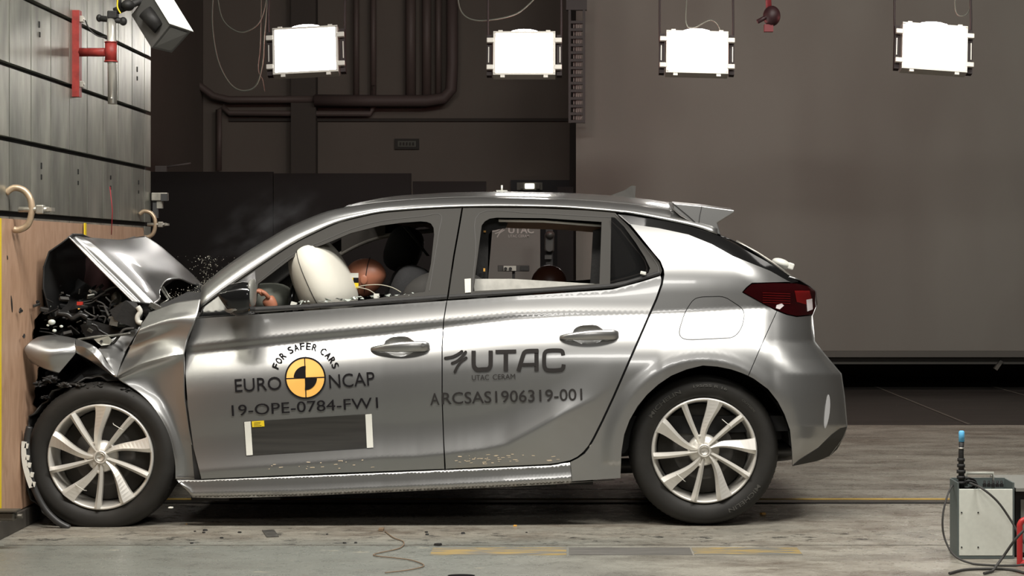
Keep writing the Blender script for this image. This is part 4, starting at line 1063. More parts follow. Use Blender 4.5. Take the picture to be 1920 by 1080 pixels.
# ------------------------------------------------------------------ wheels
def arc_w(R, c, px, py): pass
def wheel(name, px, py, y0, rot, lettering=True, brake=True, y_far=False):
    c = P(px, py, y0); R = .3165; Rr_ = .2235
    mb = MB()
    # cover dish and rim
    rimp = [(.2245, .006), (.2225, -.004), (.218, -.008), (.213, -.005), (.208, .006), (.204, .040), (.200, .075), (.195, .12), (.19, .19)]
    mb.lathe_y(c, rimp, 80); rim = mb.build('wheel', M['silver'], car)
    mb = MB(); prf = [(.2215, .02), (.224, .005), (.232, -.006), (.250, -.016), (.272, -.020), (.290, -.016), (.303, -.004), (.311, .012), (.3155, .035), (R, .06), (R, .15), (.314, .175), (.300, .195), (.26, .21), (.222, .20)]
    mb.lathe_y(c, prf, 96)
    mt = M['rubber']; ty = mb.build('tyre', mt, rim)
    # tread blocks on shoulder
    mb = MB()
    for k in range(84):
        a = 2*PI*k/84; 
        for (r, y, l, wdt) in ((.3112, .024, .030, .0035),):
            p = c+Vector((r*math.sin(a), y, r*math.cos(a))); Rm = Matrix.Rotation(a, 3, 'Y'); mb.box(p, (.009, .026, .006), Rm @ Matrix.Rotation(.25, 3, 'X'), bev=.002)
    mb.build('tread_blocks', mt, ty)
    if lettering:
        def arc_text(s, a0, a1, r0, cap, inv=False):
            mb = MB()
            v, f = text_geo(s, .02); xs = [q_[0] for q_ in v]; xa, xb = min(xs), max(xs); hv, _ = text_geo('H'); hh = max(q_[1] for q_ in hv); out = []
            for q_ in v:
                u = (q_[0]-xa)/(xb-xa); a = math.radians(a0+(a1-a0)*u); rr_ = r0+q_[1]/hh*cap*(1 if not inv else -1)
                yy = float(np.interp(rr_, [p_[0] for p_ in prf[:10]], [p_[1] for p_ in prf[:10]]))
                out.append(c+Vector((rr_*math.sin(a), yy-.0022, rr_*math.cos(a))))
            mb.add(out, f); mb.build('tyre_lettering', M['rubber2'], ty)
        arc_text('MICHELIN', -58+rot, -22+rot, .263, .016); arc_text('195/55 R 16', -10+rot, 20+rot, .272, .010); arc_text('OUTSIDE', 36+rot, 52+rot, .264, .008)
        arc_text('MICHELIN', 122+rot, 158+rot, .263, .016)
    # spokes
    th0 = 14+rot
    for k in range(5):
        for kind in (0, 1):
            a = math.radians(th0+72*k+(0 if kind == 0 else 34)); sec = []; n = 12
            for j in range(n+1):
                u = j/n; r = .030+(.216-.030)*u
                if kind == 0:
                    bend = math.radians(-26)*(1-u)**1.7; wl = .009+.003*u+.019*u**2.4; wr_ = .009+.015*u**1.2
                    wl, wr_ = wl*1.3, wr_*1.2
                else: bend = math.radians(-4)*(1-u); wl = .0085+.004*u; wr_ = .0085+.006*u
                ca = a+bend; ctr = Vector((math.sin(ca)*r, 0, math.cos(ca)*r)); tv = Vector((math.cos(ca), 0, -math.sin(ca)))
                yc = -.010-.006*u+.012*(1-u)**2
                ridge = .35 if kind == 0 else 0
                sec.append([c+ctr-tv*wl+Vector((0, yc+.030, 0)), c+ctr-tv*wl+Vector((0, yc+.006, 0)), c+ctr+tv*(ridge*wr_)+Vector((0, yc-.008, 0)), c+ctr+tv*wr_+Vector((0, yc+.010, 0)), c+ctr+tv*wr_+Vector((0, yc+.030, 0))])
            v = [q_ for s_2 in sec for q_ in s_2]; f = []
            for j in range(n):
                for i in range(4): f.append([j*5+i, j*5+i+1, (j+1)*5+i+1, (j+1)*5+i])
            f.append([n*5+i for i in range(5)]); f.append([0, 1, 2, 3, 4])
            mb = MB(); mb.add(v, f); mb.build('spoke', M['silver'], rim)
    # centre
    mb = MB(); mb.lathe_y(c, [(0, -.006), (.020, -.006), (.0215, -.0095), (.0265, -.0095), (.029, -.004), (.034, .004), (.050, .016), (.064, .022), (.068, .04)], 40); mb.build('hub_cap', M['silver'], rim)
    mb = MB(); mb.lathe_y(c+Vector((0, -.0075, 0)), [(.0155, 0), (.0165, -.003), (.0190, -.003), (.020, 0)], 32)
    q0 = c+Vector((0, -.0085, 0)); mb.add([q0+Vector(t3) for t3 in ((-.022, 0, -.001), (.002, 0, -.004), (.002, 0, .001), (.0, 0, .004), (.022, 0, .002), (-.002, 0, .0015))], [[0, 1, 2, 5], [1, 2, 4, 3]][:1]+[[5, 2, 4, 3]]); mb.build('wheel_badge', M['zinc'], rim)
    for k in range(5):
        a = math.radians(th0+72*k+17+34-8); mb = MB(); mb.box(c+Vector((math.sin(a)*.064, .006, math.cos(a)*.064)), (.020, .012, .012), Matrix.Rotation(a, 3, 'Y'), bev=.003); mb.build('bolt_cover', M['silver'], rim)
    for a_ in (40+rot, 222+rot):
        a = math.radians(a_); q0 = c+Vector((math.sin(a)*.15, -.022, math.cos(a)*.15)); tv = Vector((math.cos(a), 0, -math.sin(a))); mb = MB(); mb.tube([q0-tv*.028+Vector((0, .02, 0)), q0-tv*.02, q0+tv*.02, q0+tv*.028+Vector((0, .02, 0))], .0016, 6); mb.build('cable_tie', M['white'], rim)
    mb = MB(); mb.lathe_y(c, [(0, .07), (.11, .07), (.128, .065), (.130, .085), (.19, .10), (.195, .14), (0, .15)], 48); 
    mb.build('brake_disc', [M['disc'], M['zinc']], rim)
wheel('front', 188.5, 857, .012, -9, False)
wheel('rear', 1320.5, 845, .035, 0)
# far side wheels: plain inner faces seen below the car
for (px, py) in ((188.5, 857), (1320.5, 845)):
    c = P(px, py, 0); c = Vector((c.x, WID-.02, c.z)); mb = MB(); mb.lathe_y(c, [(.22, -.2), (.26, -.21), (.30, -.195), (.314, -.17), (.3165, -.14), (.3165, -.05), (.303, 0), (.25, .01), (.22, .0)], 64); mb.lathe_y(c, [(0, -.1), (.22, -.12), (.22, 0)], 48, 1)
    mb.build('wheel', [M['rubber'], M['disc']], car)

# ------------------------------------------------------------------ crushed front end
def loft_px(name, rows, m, par, n=28, sub=6, crisp=(), label=None):
    """sheet through hand placed rows (px, py, depth); rows in crisp keep a sharp fold"""
    rs = []
    for r in rows:
        c_ = catmull(r, 8); idx = [k*(len(c_)-1)/(n-1) for k in range(n)]
        rs.append([tuple(c_[int(q_)][j_]*(1-q_ % 1)+c_[min(int(q_)+1, len(c_)-1)][j_]*(q_ % 1) for j_ in range(3)) for q_ in idx])
    out = []; K = len(rs)
    for i in range(K-1):
        for k in range(sub):
            t_ = k/sub; row = []
            for j_ in range(n):
                p1, p2 = rs[i][j_], rs[i+1][j_]
                p0 = rs[i-1][j_] if i > 0 and i not in crisp else p1; p3 = rs[i+2][j_] if i < K-2 and (i+1) not in crisp else p2
                row.append(tuple(.5*(2*p1[d_]+(-p0[d_]+p2[d_])*t_+(2*p0[d_]-5*p1[d_]+4*p2[d_]-p3[d_])*t_*t_+(-p0[d_]+3*p1[d_]-3*p2[d_]+p3[d_])*t_**3) for d_ in range(3)))
            out.append(row)
    out.append(rs[-1])
    o = loft([[P(*q_) for q_ in r_] for r_ in out], name, m, par)
    me = o.data; sharp = [i*sub for i in crisp]
    for e_ in me.edges:
        r0, r1 = e_.vertices[0]//n, e_.vertices[1]//n
        if r0 == r1 and r0 in sharp: e_.use_edge_sharp = True
    return o
fo = loft_px('front_fender', [
    [(280, 587, .105), (305, 577, .104), (330, 568, .103), (353, 564, .10), (376, 561, .095)],
    [(268, 606, .070), (292, 597, .070), (317, 590, .068), (346, 585, .066), (372, 582, .062)],
    [(258, 624, .040), (284, 614, .042), (309, 606, .043), (338, 601, .042), (366, 602, .040)],
    [(246, 648, .085), (268, 642, .078), (298, 633, .066), (325, 627, .053), (354, 630, .04)],
    [(232, 678, .06), (255, 668, .055), (285, 656, .045), (321, 648, .038), (349, 650, .03)],
    [(219, 706, -.02), (243, 693, -.010), (268, 681, .002), (320, 667, .01), (346, 664, .020)],
    [(226, 714, .005), (252, 704, .022), (282, 694, .034), (325, 684, .03), (346, 690, .022)],
    [(262, 738, .015), (278, 736, .03), (298, 734, .04), (325, 734, .035), (347, 740, .022)],
    [(290, 768, .01), (301, 768, .025), (316, 770, .035), (335, 772, .033), (351, 775, .024)],
    [(315, 812, .01), (321, 812, .025), (333, 814, .035), (345, 815, .033), (357, 815, .028)],
    [(327, 860, .02), (334, 860, .03), (346, 860, .038), (356, 860, .038), (367, 860, .034)],
    [(329, 898, .03), (338, 898, .036), (348, 898, .04), (360, 898, .04), (375, 898, .038)]], M['paint'], car, crisp=(5,))
# inner arch flange; darker paint stands in for shade inside the fold
inn = rbf([(205, 670, .02), (240, 640, .14), (218, 707, -.02), (190, 655, .06), (255, 625, .15), (230, 660, .13), (200, 690, .0)], 1.3)
panel('fender_fold', [(184, 655), (200, 640), (240, 622), (264, 612), (250, 634), (236, 657), (226, 682), (219, 707), (208, 690), (198, 672)], inn, mat('shaded_fold_paint', (.22, .22, .215), .42, .7), fo, step=5)
bcn = loft_px('bumper_corner', [
    [(71, 633, .06), (86, 630, .08), (105, 629, .09), (124, 632, .085), (142, 636, .08)],
    [(56, 642, .01), (76, 641, .02), (98, 642, .03), (120, 644, .03), (141, 646, .03)],
    [(46, 654, -.005), (70, 657, -.01), (95, 659, -.01), (122, 658, .0), (142, 661, .015)],
    [(51, 667, .0), (70, 672, -.01), (92, 676, -.01), (112, 677, .0), (127, 680, .01)],
    [(59, 679, .02), (72, 685, .015), (84, 691, .01), (97, 696, .01), (110, 700, .02)]], M['paint'], car)
loft_px('bumper_skin', [
    [(142, 636, .08), (163, 643, .06), (184, 655, .04), (201, 679, .02), (219, 707, -.03)],
    [(142, 649, .02), (159, 652, .0), (179, 667, .02), (196, 687, -.01), (218, 707, -.026)],
    [(142, 661, .015), (153, 667, .03), (168, 675, .035), (186, 686, .03), (216, 707, -.02)]], M['paint'], bcn, crisp=(1,))
bonnet = loft_px('bonnet', [
    [(128, 443, .18), (158, 474, .18), (190, 507, .17), (222, 539, .17), (250, 567, .17)],
    [(133, 443, .235), (164, 473, .23), (197, 506, .225), (231, 539, .22), (261, 568, .215)],
    [(140, 443, .25), (171, 468, .24), (206, 501, .235), (243, 537, .228), (275, 570, .22)],
    [(148, 444, .27), (177, 461, .255), (214, 496, .245), (254, 535, .237), (290, 571, .23)],
    [(162, 446, .42), (190, 466, .39), (225, 498, .37), (260, 530, .35), (300, 562, .33)],
    [(178, 447, .55), (206, 469, .52), (237, 499, .50), (268, 525, .46), (300, 546, .40)],
    [(203, 449, .75), (231, 470, .73), (259, 494, .69), (286, 513, .64), (311, 528, .55)],
    [(226, 450, .96), (256, 470, .94), (283, 491, .92), (308, 509, .88), (336, 523, .80)],
    [(250, 446, 1.22), (280, 467, 1.21), (306, 489, 1.20), (331, 508, 1.18), (359, 532, 1.15)],
    [(272, 443, 1.42), (300, 462, 1.44), (328, 486, 1.46), (355, 510, 1.48), (382, 537, 1.5)]], M['paint'], car, crisp=(3,))
mb = MB()
fpts = [(128, 444, .18), (110, 460, .18), (93, 477, .18), (90, 505, .18), (88, 545, .18), (95, 600, .18)]
rows_ = []
for y in (.18, .19, .4, .7, 1.0, 1.3, 1.55):
    rows_.append([Vector((P(a, b, .18).x+.02*math.sin(y*7+i), y, P(a, b, .18).z+.015*math.sin(y*5))) for i, (a, b, _) in enumerate(fpts)])
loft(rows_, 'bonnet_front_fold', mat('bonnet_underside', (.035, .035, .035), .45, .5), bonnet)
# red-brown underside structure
panel('bonnet_inner_frame', [(150, 470), (200, 500), (245, 560), (210, 575), (150, 560), (110, 540), (112, 490)], lambda a, b: .75+.001*(a-150), mat('dark_maroon', (.03, .008, .008), .6), bonnet, step=10)
# engine bay wreckage
random.seed(21)
ebm = bpy.data.materials
mb = MB()
def crumple(c, r, n=3, amp=.25, mi=0):
    bm = bmesh.new(); bmesh.ops.create_icosphere(bm, subdivisions=n, radius=1)
    sd = random.random()*100
    from mathutils import noise
    for v in bm.verts:
        k = 1+amp*noise.noise(v.co*2.3+Vector((sd, 0, 0)))+amp*.7*noise.noise(v.co*5+Vector((0, sd, 0))); v.co = Vector((v.co.x*r[0]*k, v.co.y*r[1]*k, v.co.z*r[2]*k))
    bm.verts.index_update(); mb.add([v.co+Vector(c) for v in bm.verts], [[v.index for v in f.verts] for f in bm.faces], mi, False); bm.free()
for (px, py, y, rx, ry, rz) in ((120, 590, .75, .09, .5, .14), (170, 590, .75, .14, .5, .13), (230, 600, .8, .15, .5, .12), (280, 600, .85, .12, .6, .08), (150, 640, .8, .16, .5, .12), (80, 630, .45, .05, .3, .12), (120, 700, .8, .12, .5, .14), (70, 720, .6, .04, .4, .15), (200, 690, .8, .15, .4, .12), (310, 590, 1.0, .12, .5, .06)):
    crumple(P(px, py, y), (rx, ry, rz), 3, .5)
engine = mb.build('engine_block', M['blackm'], car)
def epart(name, m, fn):
    global mb
    mb = MB(); fn(); return mb.build(name, m, engine)
m_dp = mat('dark_plastic', (.02, .02, .02), .3, bump=.3, vscale=30); m_al = mat('dull_alloy', (.16, .16, .145), .4, .7, var=.4, vscale=40); m_dg = mat('dusty_grey', (.035, .033, .03), .55, var=.4, vscale=40)
for k in range(60):
    px = random.uniform(68, 230); py = random.uniform(535, 635) - (px > 180)*random.uniform(-10, 30)*0
    if py < 560 and px < 100: continue
    y = random.uniform(.08, .45); s = random.uniform(.006, .03); R3 = Matrix.Rotation(random.uniform(0, 6), 3, Vector((random.random(), random.random(), random.random()+.01)).normalized())
    m_ = random.choice([m_dp, m_dp, m_dp, m_dg, m_dg, m_al, M['shard']] if k % 3 else [m_dp, m_dg])
    mb = MB()
    if m_ is M['shard']: s *= .35
    mb.box(P(px, py, y), (s*random.uniform(.8, 3), s*random.uniform(.3, 1.2), s*random.uniform(.15, 1)), R3, bev=s*.08); mb.build('wreck_fragment', m_, engine)
for k in range(16):
    px = random.uniform(72, 220); py = random.uniform(560, 640); y = random.uniform(.08, .35)
    pts = [(px, py)]
    for _ in range(4): pts.append((pts[-1][0]+random.uniform(-4, 24), pts[-1][1]+random.uniform(-16, 13)))
    mb = MB(); mb.tube([P(a, b, y) for a, b in catmull(pts, 5)], random.choice([.004, .006, .012]), 8); mb.build('engine_hose', random.choice([m_dp, m_dp, m_dg]), engine)
# strut brackets etc. seen in the photo
mb = MB(); mb.add([P(176, 636, .05), P(203, 630, .05), P(211, 638, .06), P(206, 646, .06), P(190, 648, .05), P(182, 642, .05), P(176, 636, .09), P(203, 630, .09), P(211, 638, .1), P(206, 646, .1), P(190, 648, .09), P(182, 642, .09)],
                  [[0, 1, 2, 3, 4, 5], [11, 10, 9, 8, 7, 6]]+[[i, (i+1) % 6, 6+(i+1) % 6, 6+i] for i in range(6)]); mb.tube([P(190, 640, .05), P(190, 640, .045)], .006, 8, 1); mb.build('fender_bracket', [mat('pale_bracket', (.40, .40, .35), .4, .4), M['blackm']], engine)
mb = MB(); mb.tube([P(a, b, .1) for a, b in catmull([(258, 575), (263, 584), (258, 594), (259, 603), (266, 606)], 5)], .011, 10); mb.build('wiring_conduit', M['offwhite'], engine)
mb = MB(); mb.tube([P(a, b, .08) for a, b in catmull([(145, 637), (165, 634), (185, 631), (215, 629), (245, 625)], 5)], .006, 8); mb.build('fender_rail', m_al, engine)
mb = MB(); mb.box(P(215, 604, .12), (.035, .03, .03), Matrix.Rotation(.2, 3, 'Y')); mb.box(P(216, 595, .12), (.05, .03, .008)); mb.build('battery_clamp', m_al, engine)
mb = MB(); mb.add([P(205, 582, .1), P(236, 563, .1), P(256, 568, .12), P(268, 590, .12), P(258, 618, .12), P(215, 600, .1)], [[0, 1, 2, 3, 4, 5]]); mb.add([P(150, 610, .2), P(170, 600, .2), P(230, 617, .2), P(232, 630, .2), P(160, 632, .2)], [[0, 1, 2, 3, 4]]); mb.build('battery_cover', M['blackm'], engine)
mb = MB(); mb.ell(P(218, 560, .3), (.022, .03, .03)); mb.box(P(225, 571, .3), (.05, .02, .02)); mb.build('filler_cap', m_al, engine)
for (a, b, r) in ((102, 620, .007), (90, 610, .005), (97, 604, .012), (115, 612, .006), (62, 655, .006)):
    mb = MB(); mb.ell(P(a, b, .06), (r*1.4, r, r), n=8, m=6); mb.build('headlight_fragment', M['shard'], engine)
mb = MB(); mb.box(P(150, 569, .15), (.025, .01, .015)); mb.build('red_connector', mat('red_plastic', (.4, .03, .02), .4), engine)
mb = MB(); mb.box(P(148, 579, .1), (.006, .01, .004)); mb.build('orange_clip', M['orange'], engine)
# hinge/scuttle parts near the bonnet's rear corner
mb = MB(); mb.tube([P(276, 570, .25), P(285, 582, .24)], .005, 6); mb.tube([P(302, 540, .35), P(316, 562, .3), P(300, 572, .28)], .005, 6); mb.tube([P(306, 538, .35), P(320, 560, .3)], .004, 6); mb.box(P(292, 575, .2), (.05, .04, .02), Matrix.Rotation(.5, 3, 'Y')); mb.build('bonnet_hinge', m_al, engine)
panel('scuttle_trim', [(278, 585), (300, 572), (330, 558), (352, 547), (378, 548), (376, 560), (330, 567), (280, 588)], lambda a, b: .18+.002*(600-b), M['blackm'], car, step=8)
panel('scuttle_cover', [(286, 580), (300, 545), (330, 522), (385, 536), (372, 562), (330, 566)], lambda a, b: 1.3, M['inner'], car, step=16)
# front wheel liner shreds
mb = MB(); c = P(188.5, 857, .05); v = []; f = []; n = 50
for k in range(n+1):
    a = math.radians(-150+205*k/n); r = .338+.006*math.sin(k*2.1)+.006*math.sin(k*.9+1)
    r = min(r, (c.x-XP-.0)/max(.05, -math.sin(a)) if math.sin(a) < -.2 else 9)
    for y in (-.01+.012*math.sin(k*1.3), .32): v.append(c+Vector((r*math.sin(a), y, r*math.cos(a))))
for k in range(n): f.append([2*k, 2*k+1, 2*k+3, 2*k+2])
mb.add(v, f, 0, True); lo_ = mb.build('wheel_liner', mat('liner_plastic', (.028, .027, .025), .55, bump=.4, vscale=25), car)
lo_.modifiers.new('t', 'SOLIDIFY').thickness = .006
mb = MB(); mb.add([c+Vector((math.sin(a)*.30, .33, math.cos(a)*.30)) for a in [2*PI*k/24 for k in range(24)]], [list(range(24))]); mb.build('wheel_house', M['inner'], car)
for (a, b, s) in ((75, 720, .03), (95, 712, .04), (120, 722, .03), (170, 728, .03), (235, 732, .03), (250, 745, .025), (85, 745, .02), (185, 724, .03), (150, 722, .025)):
    mb = MB(); crumple(P(a, b, .02), (s*.8, .02, s*.35), 3, .8); mb.build('liner_scrap', M['blackm'] if a % 2 else m_dg, lo_)
# white cracked strip at the lower left, front of the tyre
mb = MB()
st = catmull([(45, 828), (44, 845), (46, 868), (51, 890), (59, 914)], 5)
v, f = ribbon_px(st, [9]*len(st), lambda a, b: -.05, 0)
v2_ = [q_+Vector((0, .008, 0)) for q_ in v]; nn = len(v); NN = len(st)
mb.add(v+v2_, f+[[i+nn for i in q_[::-1]] for q_ in f]+[[i, i+1, nn+i+1, nn+i] for i in range(NN-1)]+[[NN+i, NN+i+1, nn+NN+i+1, nn+NN+i] for i in range(NN-1)])
for (a, b) in ((50, 836), (52, 858), (55, 872), (60, 890), (63, 908)): mb.box(P(a, b, -.046), (.014, .008, .02), Matrix.Rotation(.2, 3, 'Y'))
lamp_s = mb.build('bumper_bracket', M['white'], car)
mb = MB(); mb.tube([P(a, b, -.03) for a, b in catmull([(55, 800), (50, 830), (54, 880), (66, 920), (85, 955), (108, 978), (130, 990)], 6)], [.014]*37, 8); mb.build('liner_edge', mat('liner_strip', (.03, .03, .03), .4), car)

# ------------------------------------------------------------------ interior
mb = MB(); xa = P(470, 0, .4).x; xb = P(1380, 0, .4).x
mb.box(((xa+xb)/2, WID/2, .45), (xb-xa, WID-.3, .02)); mb.build('cabin_floor', M['trim'], car)
# inner door linings (hide the shell), near and far
def lin(y, flip=False):
    mb = MB(); pts = [(480, 596), (838, 572), (1140, 552), (1235, 530), (1200, 700), (1100, 860), (480, 880)]
    v = [Vector((P(a, b, .16).x, y, P(a, b, .16).z)) for a, b in pts]; mb.prism([(q_.x, q_.z) for q_ in v], y, y+.04); mb.build('door_lining', M['trim'], car)
lin(.14); lin(WID-.18)
# dashboard
mb = MB(); a = P(400, 590, .3); mb.prism([(a.x-.12, .6), (a.x-.12, a.z-.02), (a.x+.1, a.z+.0), (a.x+.33, a.z-.05), (a.x+.36, .6)], .2, WID-.2); mb.build('dashboard', M['trim'], car)
# headliner: underside of the roof
hl = []
for t_ in ts: hl.append([roofpt(i, t_)-Vector((0, 0, .035)) for i in range(i0+2, i1-6)])
hl = hl+[[Vector((q_.x, WID-q_.y, q_.z)) for q_ in r_] for r_ in hl[::-1][1:]]
loft(hl, 'roof_lining', M['lining'], car)
# seats
def seat(px, py, y, ok=True):
    s = MB(); c_ = P(px, py, y); c_.y = y
    R3 = Matrix.Rotation(.25, 3, 'Y'); s.ell(c_-Vector((.04, 0, .42)), (.10, .25, .36), R3, e=.6); so = s.build('seat', M['seat'], car)
    s = MB(); s.ell(c_, (.09, .14, .115), Matrix.Rotation(.35, 3, 'Y'), e=.75); s.build('headrest', M['seat'], so)
    s = MB(); s.ell(c_-Vector((.3, 0, .62)), (.30, .26, .09), e=.6); s.build('seat_cushion', M['seat'], so)
seat(757, 468, 1.30); seat(770, 545, .50)
mb = MB(); mb.tube([P(755, 424, .9), P(800, 475, .9)], .002, 6); mb.add([P(755, 424, .9), P(763, 424, .92), P(806, 480, .92), P(800, 480, .9)], [[0, 1, 2, 3]]); mb.build('seat_belt', mat('belt_grey', (.08, .08, .075), .6), car)
mb = MB(); mb.ell(P(835, 552, .35), (.19, .1, .11), Matrix.Rotation(-.1, 3, 'Y')); mb.build('seat_shoulder', M['trim'], car)
# far A pillar/visor trim visible through the front window
mb = MB(); pts = [P(a, b, 1.45) for a, b in catmull([(636, 478), (665, 462), (700, 448), (740, 440), (815, 432)], 5)]; mb.tube(pts, .012, 8); mb.build('far_rail_trim', M['lining'], car)
panel('far_pillar_lining', [(640, 440), (700, 425), (722, 423), (722, 440), (700, 448), (665, 462), (640, 476)], lambda a, b: 1.44, mat('pillar_lining', (.10, .09, .08), .8), car, step=12)
panel('far_roof_lining', [(740, 419), (813, 419), (813, 430), (790, 424), (775, 430), (755, 424)], lambda a, b: 1.3, mat('pink_lining', (.13, .09, .08), .8), car, step=12)
# rear: bright rail + lining above the far window, dark B pillar trims
mb = MB(); mb.tube([P(a, b, .30) for a, b in ((935, 413.5), (1020, 415), (1128, 423))], .006, 8); mb.build('curtain_airbag_rail', mat('rail_white', (.7, .68, .62), .6), car)
panel('rear_rail_lining', [(905, 421), (935, 416), (1020, 418), (1128, 426), (1128, 437), (1060, 431), (960, 428), (925, 424), (905, 428)], lambda a, b: .42, mat('beige_lining', (.22, .14, .10), .8), car, step=12)
panel('pillar_trim', [(896, 425), (906, 414), (925, 410), (952, 418), (948, 428), (922, 432), (916, 440), (914, 530), (893, 530)], lambda a, b: .36, M['blackm'], car, step=12)
panel('pillar_trim', [(1112, 432), (1135, 425), (1135, 540), (1106, 540)], lambda a, b: .36, M['blackm'], car, step=12)
mb = MB(); mb.box(P(909, 434, .34), (.010, .01, .008)); mb.box(P(908, 506, .34), (.008, .01, .014)); mb.build('tape_mark', M['orange'], car)
# dusty white roller in the rear door
mb = MB(); q_ = [(887, 523), (960, 523), (1060, 529), (1124, 533), (1124, 536), (1040, 541), (890, 547)]
v = [P(a, b, .20) for a, b in q_]; n = len(v); mb.add(v+[p_+Vector((0, .03, 0)) for p_ in v], [list(range(n)), list(range(n, 2*n))[::-1]]+[[i, (i+1) % n, n+(i+1) % n, n+i] for i in range(n)]); dw = mb.build('side_board', M['offwhite'], rd)
mb = MB(); quad_px(mb, [(871, 523), (883, 522), (883, 548), (872, 549)], .006, 0, 2); mb.build('white_tab', M['offwhite'], rd)
mb = MB(); mb.box(P(1206, 512, .09), (.025, .01, .014), Matrix.Rotation(.2, 3, 'Y'), bev=.003); mb.build('small_clip', M['white'], rd)

# airbag
mb = MB(); ctr = P(604, 524, .42); sec = []
R3 = Matrix.Rotation(math.radians(-25), 3, 'Y')
n = 36; m_ = 22
for i in range(m_+1):
    th = -PI/2+PI*i/m_
    for k in range(n):
        ph = 2*PI*k/n
        a = math.copysign(abs(math.cos(th))**.5, math.cos(th)); zz = math.copysign(abs(math.sin(th))**.8, math.sin(th))
        x = .125*a*math.cos(ph)*(1+.10*zz*-1); y = .27*a*math.sin(ph); z = .175*zz
        sec.append(ctr+R3 @ Vector((x, y, z)))
f = []
for i in range(m_):
    for k in range(n): f.append([i*n+k, i*n+(k+1) % n, (i+1)*n+(k+1) % n, (i+1)*n+k])
mb.add(sec, f, 0, True); ab = mb.build('airbag', M['airbag'], car)
mb = MB(); pts = []
for i in range(21):
    th = -1.35+2.7*i/20; a = abs(math.cos(th))**.5; zz = math.copysign(abs(math.sin(th))**.8, math.sin(th)); ph = -PI/2-.28
    pts.append(ctr+R3 @ (Vector((.125*a*math.cos(ph)*(1-.1*zz), .27*a*math.sin(ph), .175*zz))*1.004))
mb.tube(pts, .0016, 6); mb.build('airbag_seam', M['ink2'], ab)
mb = MB(); mb.ell(P(505, 560, .5), (.10, .25, .07), e=.8); mb.build('dash_airbag', mat('pale_airbag_cloth', (.34, .36, .31), .8), car)
mb = MB(); mb.tube([P(556, 566, .5)+Vector((.06*math.sin(a)*.4, .18*math.cos(a), .17*math.sin(a))) for a in [2*PI*k/30 for k in range(31)]], .014, 8); mb.build('steering_wheel', M['black'], car)

# ------------------------------------------------------------------ dummies
def skin_body(name, pts, edges, radii, m, parent, sub=2):
    me = bpy.data.meshes.new(name); off = parent_loc(parent); me.from_pydata([tuple(Vector(p)-off) for p in pts], edges, []); me.update(); setmat(me, m)
    o = bpy.data.objects.new(name, me); link(o, parent); md = o.modifiers.new('skin', 'SKIN'); md.use_smooth_shade = True
    sv = me.skin_vertices[0].data
    for i, r in enumerate(radii): sv[i].radius = (r, r)
    sv[0].use_root = True
    s = o.modifiers.new('sub', 'SUBSURF'); s.levels = sub; s.render_levels = sub
    return o
def dummy(head_c, y, label, visible_hand):
    t = empty('crash_dummy', head_c-Vector((0, 0, .6)), label, 'dummy')
    hc = head_c
    pel = hc+Vector((.16, 0, -.66)); chest = hc+Vector((.13, 0, -.34)); nk = hc+Vector((.05, 0, -.15))
    pts = [pel, hc+Vector((.16, 0, -.5)), chest, hc+Vector((.10, 0, -.22)), nk, chest+Vector((-.0, -.17, .09)), chest+Vector((-.0, .17, .09))]
    ed = [(0, 1), (1, 2), (2, 3), (3, 4), (3, 5), (3, 6)]; rad = [.14, .13, .13, .09, .05, .055, .055]
    # arms forward
    sh = pts[5]; el = sh+Vector((-.16, -.03, -.18)); hd = visible_hand if visible_hand is not None else el+Vector((-.22, .05, .03))
    k = len(pts); pts += [sh+(el-sh)*.5, el, el+(hd-el)*.8]; ed += [(5, k), (k, k+1), (k+1, k+2)]; rad += [.046, .042, .028]
    sh = pts[6]; el2 = sh+Vector((-.16, .03, -.2)); hd2 = el2+Vector((-.24, -.04, .03)); k = len(pts); pts += [el2, hd2]; ed += [(6, k), (k, k+1)]; rad += [.042, .03]
    # thighs
    for s in (-1, 1):
        kn = pel+Vector((-.42, s*.13, .10)); k = len(pts); pts += [pel+Vector((-.08, s*.09, -.0)), kn, kn+Vector((-.14, 0, -.3))]; ed += [(0, k), (k, k+1), (k+1, k+2)]; rad += [.085, .06, .045]
    skin_body('body', pts, ed, rad, M['seat'], t)
    return t
hc = P(684, 519, .48)
drv = dummy(hc, .48, 'brown headed crash test dummy in the driver seat, face against the white airbag', P(505, 566, .2)+Vector((.06, 0, -.03)))
mb = MB(); nu, nv = 36, 26; v = []; f = []
for i in range(nv+1):
    th = -PI/2+PI*i/nv
    for k in range(nu):
        ph = 2*PI*k/nu; x = math.cos(th)*math.cos(ph); y = math.cos(th)*math.sin(ph); z = math.sin(th)
        rx = .096 if x > 0 else .092; q_ = Vector((x*rx, y*.078, z*(.082 if z > 0 else .088)))
        if z < -.1: q_.x = q_.x*(1-.25*(-z-.1)) - .012*(-z-.1)     # jaw narrower
        # brow, nose, mouth
        face = math.exp(-((y)/.22)**2)*(1 if x < 0 else 0)
        q_.x -= face*.020*math.exp(-((z+.18)/.16)**2); q_.x += face*.006*math.exp(-((z-.05)/.08)**2); q_.x += face*.004*math.exp(-((z+.5)/.07)**2)
        v.append(hc+Matrix.Rotation(-.12, 3, 'Y') @ q_)
for i in range(nv):
    for k in range(nu): f.append([i*nu+k, i*nu+(k+1) % nu, (i+1)*nu+(k+1) % nu, (i+1)*nu+k])
mb.add(v, f, 0, True); head = mb.build('head', M['skin'], drv)
mb = MB(); mb.tube([hc+Vector((.012, -.0785*math.cos(a), .086*math.sin(a)))+Vector((.012*math.sin(a), 0, 0)) for a in [-PI/2+PI*k/20 for k in range(21)]], .0018, 6); mb.build('head_seam', M['ink2'], head)
